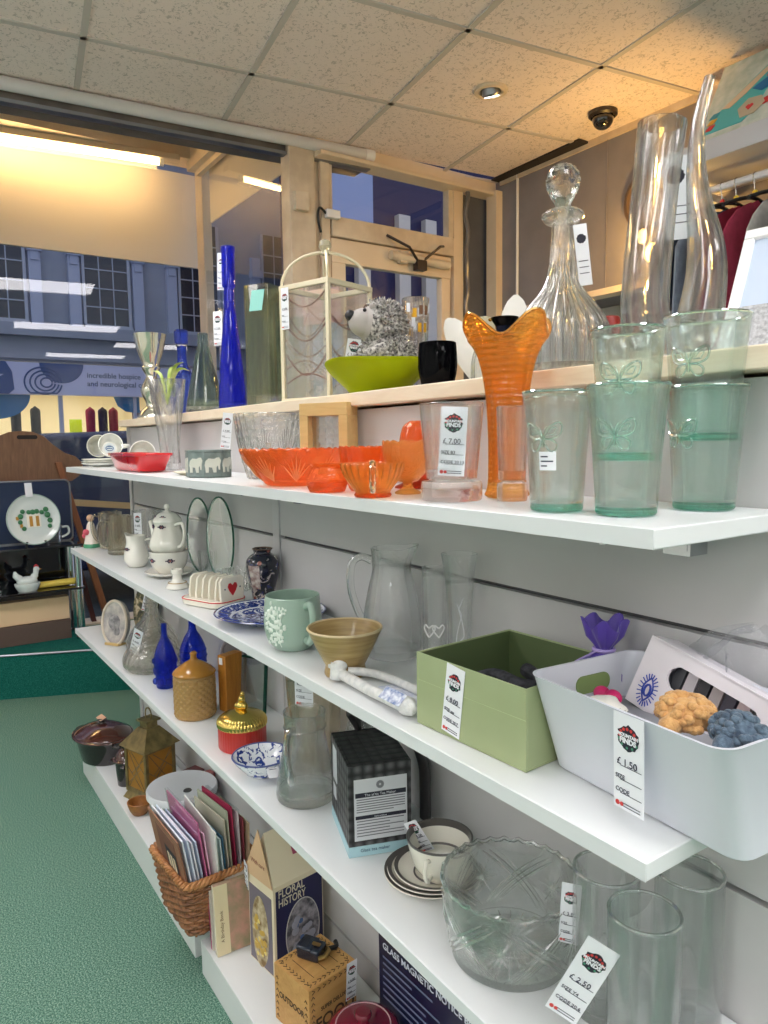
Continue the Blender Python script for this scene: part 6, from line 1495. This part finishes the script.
# wooden crate box with a little navy case on it
M_ply = wood('ply', L(206,160,98), L(184,136,76), 10, 'Y', rough=.5); M_brn_ = mat('burnt_print', L(66,46,30), .7)
t = thing('wooden_crate', 'small plywood game crate with burnt lettering', 'crate', (1.690,.110,ZE), .17)
cx_, cy_, ch = .058, .062, .124
ob('body', G().b2((-cx_,-cy_,0),(cx_,cy_,ch)), M_ply, t, bevel=.0012)
g = G()
def arrow(px, py, pz, ux, uz): 
    pass
for k in range(9):
    y = -cy_+.012+.0122*k
    for sx_ in (-1,1): g.tube([(sx_*(cx_-.010)-.004, y-.004, ch+.0003),(sx_*(cx_-.010), y+.003, ch+.0003),(sx_*(cx_-.010)+.004, y-.004, ch+.0003)], .0009, 4)
for k in range(8):
    x = -cx_+.016+.0118*k
    for sy_ in (-1,1): g.tube([(x-.004, sy_*(cy_-.010)-.004, ch+.0003),(x+.003, sy_*(cy_-.010), ch+.0003),(x-.004, sy_*(cy_-.010)+.004, ch+.0003)], .0009, 4)
ob('chevron_border', g, M_brn_, t)
g = G()
for k in range(8):
    y = -cy_+.012+.0140*k; g.tube([(cx_+.0003, y-.004, ch-.012),(cx_+.0003, y+.003, ch-.008),(cx_+.0003, y-.004, ch-.004)], .0009, 4)
    z = .01+.013*k; g.tube([(cx_+.0003, -cy_+.006, z),(cx_+.0003, -cy_+.010, z+.006),(cx_+.0003, -cy_+.014, z)], .0009, 4)
for k in range(7):
    z = .01+.014*k; g.tube([(-cx_+.006, -cy_-.0003, z),(-cx_+.010, -cy_-.0003, z+.006),(-cx_+.014, -cy_-.0003, z)], .0009, 4); g.tube([(cx_-.014, -cy_-.0003, z),(cx_-.010, -cy_-.0003, z+.006),(cx_-.006, -cy_-.0003, z)], .0009, 4)
ob('side_border', g, M_brn_, t)
text('lettering', 'SUPER DELUXE', .0115, M_brn_, t, (cx_+.0006,.002,.066), (PI/2,0,PI/2), align='CENTER', sx=.9, bold=.0002)
text('lettering', 'FOOD', .036, M_brn_, t, (cx_+.0006,.004,.030), (PI/2,0,PI/2), align='CENTER', bold=.0006)
text('lettering', 'OUTDOOR', .018, M_brn_, t, (0,-cy_-.0006,.058), (PI/2,0,0), align='CENTER', sx=.9, bold=.0004)
ob('lid_planks', G().b2((-cx_+.022,-cy_+.03,ch),(cx_-.022,-cy_+.031,ch+.0004)).b2((-cx_+.022,0,ch),(cx_-.022,.001,ch+.0004)).b2((-cx_+.022,cy_-.031,ch),(cx_-.022,cy_-.03,ch+.0004)), M_brn_, t)
price_tag(t, (cx_+.0016,cy_-.012,ch+.004), (0,.06,PI/2), .028, .080, '4.00')
t = thing('key_case', 'small navy buckled case lying on the wooden crate', 'case', (1.672,.112,ZE+ch+.0004), .55)
M_nv = mat('navy_vinyl', L(22,32,52), .25, coat=.4)
ob('body', G().b2((-.026,-.020,0),(.026,.020,.026)), M_nv, t, bevel=.005)
ob('flap', G().b2((-.027,-.021,.018),(.010,.021,.029)), M_nv, t, bevel=.004)
ob('buckle', G().b2((.004,-.005,.0285),(.022,.003,.031)).tube([(.026,-.018,.012),(.036,-.010,.014),(.036,.010,.014),(.026,.018,.012)], .005, 8), mat('brass_clip', L(150,120,70), .35, .7), t)
ob('strap', G().tube(spline([(.024,.016,.010),(.040,.034,.008),(.030,.050,.006)], 4), .005, 8), M_dark, t)
# red lidded pot, notice board box
t = thing('red_pot', 'dark crimson enamel pot with a ring-marked lid at the bottom edge', 'pot', (1.862,.118,ZE))
M_crm = mat('crimson_enamel', L(120,16,44), .2, coat=.6)
ob('body', G().lathe([(0,0),(.052,0),(.058,.006),(.062,.080),(.064,.084),(0,.084)], 52), M_crm, t)
ob('lid', G().lathe(spline([(.068,.084),(.069,.090),(.058,.098),(.030,.104),(.016,.106)], 4)+[(0,.106)], 52), M_crm, t)
ob('lid_line', G().tube([(.052*cos(2*PI*i/48), .052*sin(2*PI*i/48), .1008) for i in range(48)], .0012, 5, closed=True), mat('lid_line', L(214,170,180), .4), t)
ob('knob', G().lathe(spline([(.012,.105),(.011,.114),(.017,.120),(.014,.126)], 3)+[(0,.127)], 28), M_crm, t)
t = thing('notice_board_box', 'navy boxed glass magnetic notice board standing at the back of the plinth', 'box', (1.805,.205,ZE), .045)
bl, bh2 = .46, .232
ob('box', G().b2((0,-.012,0),(bl,.012,bh2)), mat('navy_print', L(18,24,58), .3), t, bevel=.001)
M_bt = mat('board_text', L(214,218,232), .5)
text('title', 'GLASS MAGNETIC NOTICE BOARD', .0190, M_bt, t, (.014,-.0124,bh2-.036), (PI/2,0,0), bold=.0003)
g = G()
for k, w_ in enumerate((.15,.09,.17,.13,.19,.11,.16)): g.b2((.014,-.0124,bh2-.056-.014*k),(.014+w_,-.012,bh2-.052-.014*k))
ob('small_print', g, mat('board_text_dim', L(110,118,150), .5), t)
# ------------------------------------------------------------------ display stand on the carpeted window platform
t = thing('display_stand', 'chrome and black glass display stand on the window platform', 'display stand', (0,0,0))
PX = -1.24; PZ = .225
M_bg = mat('black_glass_shelf', L(14,16,24), .06, coat=1, spec=.8)
zt, zm = .752, .515
for nm, z in (('top_shelf',zt),('middle_shelf',zm)): ob(nm, G().b2((PX-.225,-.62,z-.012),(PX+.03,.290,z)), M_bg, t, bevel=.002)
for x in (PX-.20, PX):
    for y in (-.55,-.10 if False else -.52,.265)[1:]: ob('leg', G().tube([(x,y,PZ),(x,y,zt-.012)], .021, 16), M_chrome, t)
for x in (PX-.20, PX):
    for y in (-.52,.265): ob('foot', G().lathe([(0,PZ),(.028,PZ),(.028,PZ+.012),(.02,PZ+.02),(0,PZ+.02)], 20, c=(x,y,0)), M_chrome, t)
ob('back_panel', G().b2((PX-.222,-.60,zm+.0),(PX-.214,.26,zt-.012)), M_bg, t)
solo('storage_box', G().b2((-.07,-.55,0),(.0,.22,.125)), mat('kraft_cream', L(232,200,160), .7), 'long cream card box on the platform under the display stand', 'box', (PX-.06,0,.331), 0, bevel=.003)
solo('low_plinth', G().b2((-.12,-.57,0),(.0,.22,.105)), mat('plinth_brown', L(96,78,70), .6), 'low brown board under the cream card box', 'board', (PX-.04,0,PZ), 0, bevel=.002)
t = thing('display_plate', 'white display plate painted with a cottage, on a black plate stand', 'plate', (PX,.055,zt+.004), rot=(0,0,.15))
R_ = .135
M_pw = mat('plate_white', L(224,232,230), .2, coat=.5)
dz = ob('plate', G().lathe(vessel(spline([(.070,0),(.078,.003),(.105,.006),(R_,.017)], 4), .004, .004), 60), M_pw, t, (.0,0,R_+.006), (0,1.40,0))
ob('rim_line', G().tube([((R_-.003)*cos(2*PI*i/60), (R_-.003)*sin(2*PI*i/60), .0185) for i in range(60)], .0022, 6, closed=True), mat('rim_grey_green', L(150,178,170), .3), dz)
M_ga = mat('cottage_green', L(60,124,84), .4); M_oc = mat('cottage_ochre', L(190,140,60), .4)
# the plate's local -x is up, y is right as seen from the aisle
g = G()
for (u_, v_, s) in ((-.062,.02,.014),(-.05,.045,.012),(-.066,-.01,.012),(.072,.02,.016),(.082,-.01,.014),(.066,.05,.014),(.078,-.04,.012),(-.05,-.045,.012),(.0,.04,.014),(.02,.042,.013),(-.02,.04,.012),(.044,.036,.012)): g.ball((-v_,u_,.010), s, sz=.22, n=10, m=6)
ob('painted_trees', g, M_ga, dz)
ob('painted_cottage', G().b2((-.03,-.032,.006),(.04,.036,.0085)), mat('cottage_white', L(244,240,228), .4), dz)
for y0_, y1_ in ((-.020,-.004),(.012,.028)): ob('painted_door', G().b2((-.018,y0_,.008),(.036,y1_,.0095)), M_oc, dz)
for x0_, y0_ in ((-.02,-.085),(.02,-.068)): ob('painted_hut', G().b2((x0_,y0_,.008),(x0_+.018,y0_+.013,.0105)), M_oc, dz)
price_tag(dz, (-.118,-.012,.024), (PI/2,0,PI/2), .036, .075, '2.00')
ob('plate_stand', G().tube([(.03,-.05,.0),(.035,-.045,.03)], .006, 8).tube([(.03,.05,0),(.035,.045,.03)], .006, 8).tube([(.03,-.05,.002),(-.06,-.02,.002),(-.09,0,.15)], .005, 8).tube([(.03,.05,.002),(-.06,.02,.002),(-.09,0,.15)], .005, 8), M_dark, t)
t = thing('glass_cup', 'clear glass cup with a handle beside the display plate', 'cup', (PX-.10,.165,zt+.0005), .0)
ob('body', G().lathe(vessel([(.034,0),(.038,.004),(.05,.10)], .003, .008), 32), GLt, t)
ob('handle', G().tube(spline([(.01,.046,.085),(.01,.075,.085),(.01,.078,.05),(.01,.042,.03)], 5), .006, 8), M_pw, t)
solo('picture_tray', G().extr([(p_[0], p_[1]+.17) for p_ in rrect(.20,.17,.03,6)], .010, 'yz', 0), mat('tray_navy', L(44,56,84), .1, coat=.8), 'rounded glass-topped tray leaning behind the display plate', 'tray', (PX-.18,.08,zt+.001), 0, rot=(0,-.06,0))
solo('tray_band', G().b2((0,-.30,0),(.05,.24,.012)), mat('tan_board', L(206,176,130), .5), 'narrow tan board lying along the top of the display stand', 'board', (PX-.04-.0,0,zt), 0) if False else None
tr_ = bpy.data.objects['picture_tray']; ob('rim', G().tube([(.012, a_, b_+.17) for a_, b_ in rrect(.20,.17,.03,6)], .005, 6, closed=True), M_steel, tr_)
t = thing('china_hen', 'white china hen dish with a red comb on the middle shelf of the stand', 'ornament', (PX-.02,.012,zm))
ob('dish', G().lathe(vessel(spline([(.040,0),(.044,.004),(.058,.030),(.060,.045)], 4), .004, .006), 32, sx=.75, sy=1.05), M_pw, t)
ob('hen', G().ball((0,.0,.055), .045, sx=.75, sy=1.15, sz=.62, n=20, m=12).tube(spline([(0,.030,.07),(0,.042,.09),(0,.046,.112)], 4), [.018]*4+[.014]*5, 12).ball((0,.047,.115), .016, n=14, m=10).tube([(0,-.035,.07),(0,-.055,.09),(0,-.058,.112)], [.020,.016,.006], 12), M_pw, t)
ob('comb', G().tube(spline([(0,.038,.128),(0,.046,.138),(0,.056,.128)], 4), .005, 8), mat('comb_red', L(190,40,50), .4), t)
ob('beak', G().lathe([(.005,0),(0,.014)], 10), M_oc, t, (0,.062,.114), (-PI/2,0,0))
solo('yellow_rod', G().tube([(0,0,.018),(.0,.21,.022)], [.018,.018], 12), mat('yellow_wood', L(232,206,90), .4), 'long yellow rolling pin lying on the middle shelf of the stand', 'rolling pin', (PX-.06,.05,zm), -.0)
solo('steel_ladle', G().tube(spline([(0,-.32,.05),(0,-.2,.03),(0,-.11,.008)], 5), .005, 8), M_steel, 'thin steel handle lying left of the china hen', 'utensil', (PX-.06,0,zm))
# folding wooden chair behind the stand
M_cw = wood('chair_wood', L(138,100,72), L(112,78,56), 14, 'Z', rough=.55); M_cr2 = wood('chair_frame_wood', L(150,92,56), L(120,70,42), 14, 'Z', rough=.5)
t = thing('folding_chair', 'brown wooden folding chair with a cut-out hand hold, in the window', 'chair', (-1.525,0,0))
bk = [(-.19,1.08),(-.25,1.12),(-.262,1.18),(-.22,1.222),(-.16,1.242),(-.10,1.29),(-.055,1.338),(.0,1.362),(.06,1.368),(.12,1.362),(.175,1.338),(.22,1.29),(.28,1.242),(.335,1.222),(.375,1.18),(.365,1.12),(.31,1.08)]
ob('back_panel', G().extr(bk[::-1], .018, 'yz', 0), M_cw, t, bevel=.003)
ob('hand_hold', G().extr([(y_+.09, z_+1.333) for y_, z_ in rrect(.052,.011,.0105,6)], .003, 'yz', .017), mat('slot_dark', L(40,34,32), .8), t)
for s_, m_ in ((1, .06), (-1, .06)):
    f = lambda y: m_+s_*(y-m_)
    a_, b_ = sorted((f(.452), f(.490))); c_, d_ = sorted((f(.222), f(.258)))
    ob('side_rail', G().hexa([(.002,a_,.232),(.034,a_,.232),(.034,b_,.232),(.002,b_,.232)], [(.0185,c_,1.19),(.045,c_,1.19),(.045,d_,1.19),(.0185,d_,1.19)]), M_cr2, t, bevel=.003)
    a_, b_ = sorted((f(.385), f(.412))); c_, d_ = sorted((f(.215), f(.243)))
    ob('rear_leg', G().hexa([(-.045,a_,.232),(-.018,a_,.232),(-.018,b_,.232),(-.045,b_,.232)], [(-.03,c_,1.08),(-.004,c_,1.08),(-.004,d_,1.08),(-.03,d_,1.08)]), mat('chair_dark', L(78,36,34), .5), t)
ob('seat', G().b2((-.012,-.22,.64),(.002,.34,.71)), M_cr2, t)
# ------------------------------------------------------------------ sky and camera
w = bpy.data.worlds.new('dusk_sky'); bpy.context.scene.world = w; w.use_nodes = True
w.node_tree.nodes['Background'].inputs[0].default_value = (.52,.57,.71,1); w.node_tree.nodes['Background'].inputs[1].default_value = .62
cd = bpy.data.cameras.new('camera'); cam = bpy.data.objects.new('camera', cd); C.objects.link(cam)
cam.matrix_world = Matrix(((0.564289,-0.072711,0.822369,2.93729),(0.825459,0.066550,-0.560525,-0.55078),(-0.013973,0.995130,0.097573,1.28342),(0,0,0,1)))
cd.sensor_fit = 'HORIZONTAL'; cd.sensor_width = 36; cd.lens = 722.72/768*36; cd.clip_start = .02; cd.clip_end = 200
sc = bpy.context.scene; sc.camera = cam
sc.view_settings.view_transform = 'Standard'; sc.view_settings.look = 'None'; sc.view_settings.gamma = 1; sc.view_settings.use_curve_mapping = False
sc.view_settings.exposure = 0.86
cy = sc.cycles
cy.max_bounces = 16; cy.transparent_max_bounces = 40; cy.transmission_bounces = 14; cy.glossy_bounces = 5; cy.diffuse_bounces = 7
cy.caustics_reflective = True; cy.caustics_refractive = True; cy.sample_clamp_indirect = 8
cy.use_denoising = True
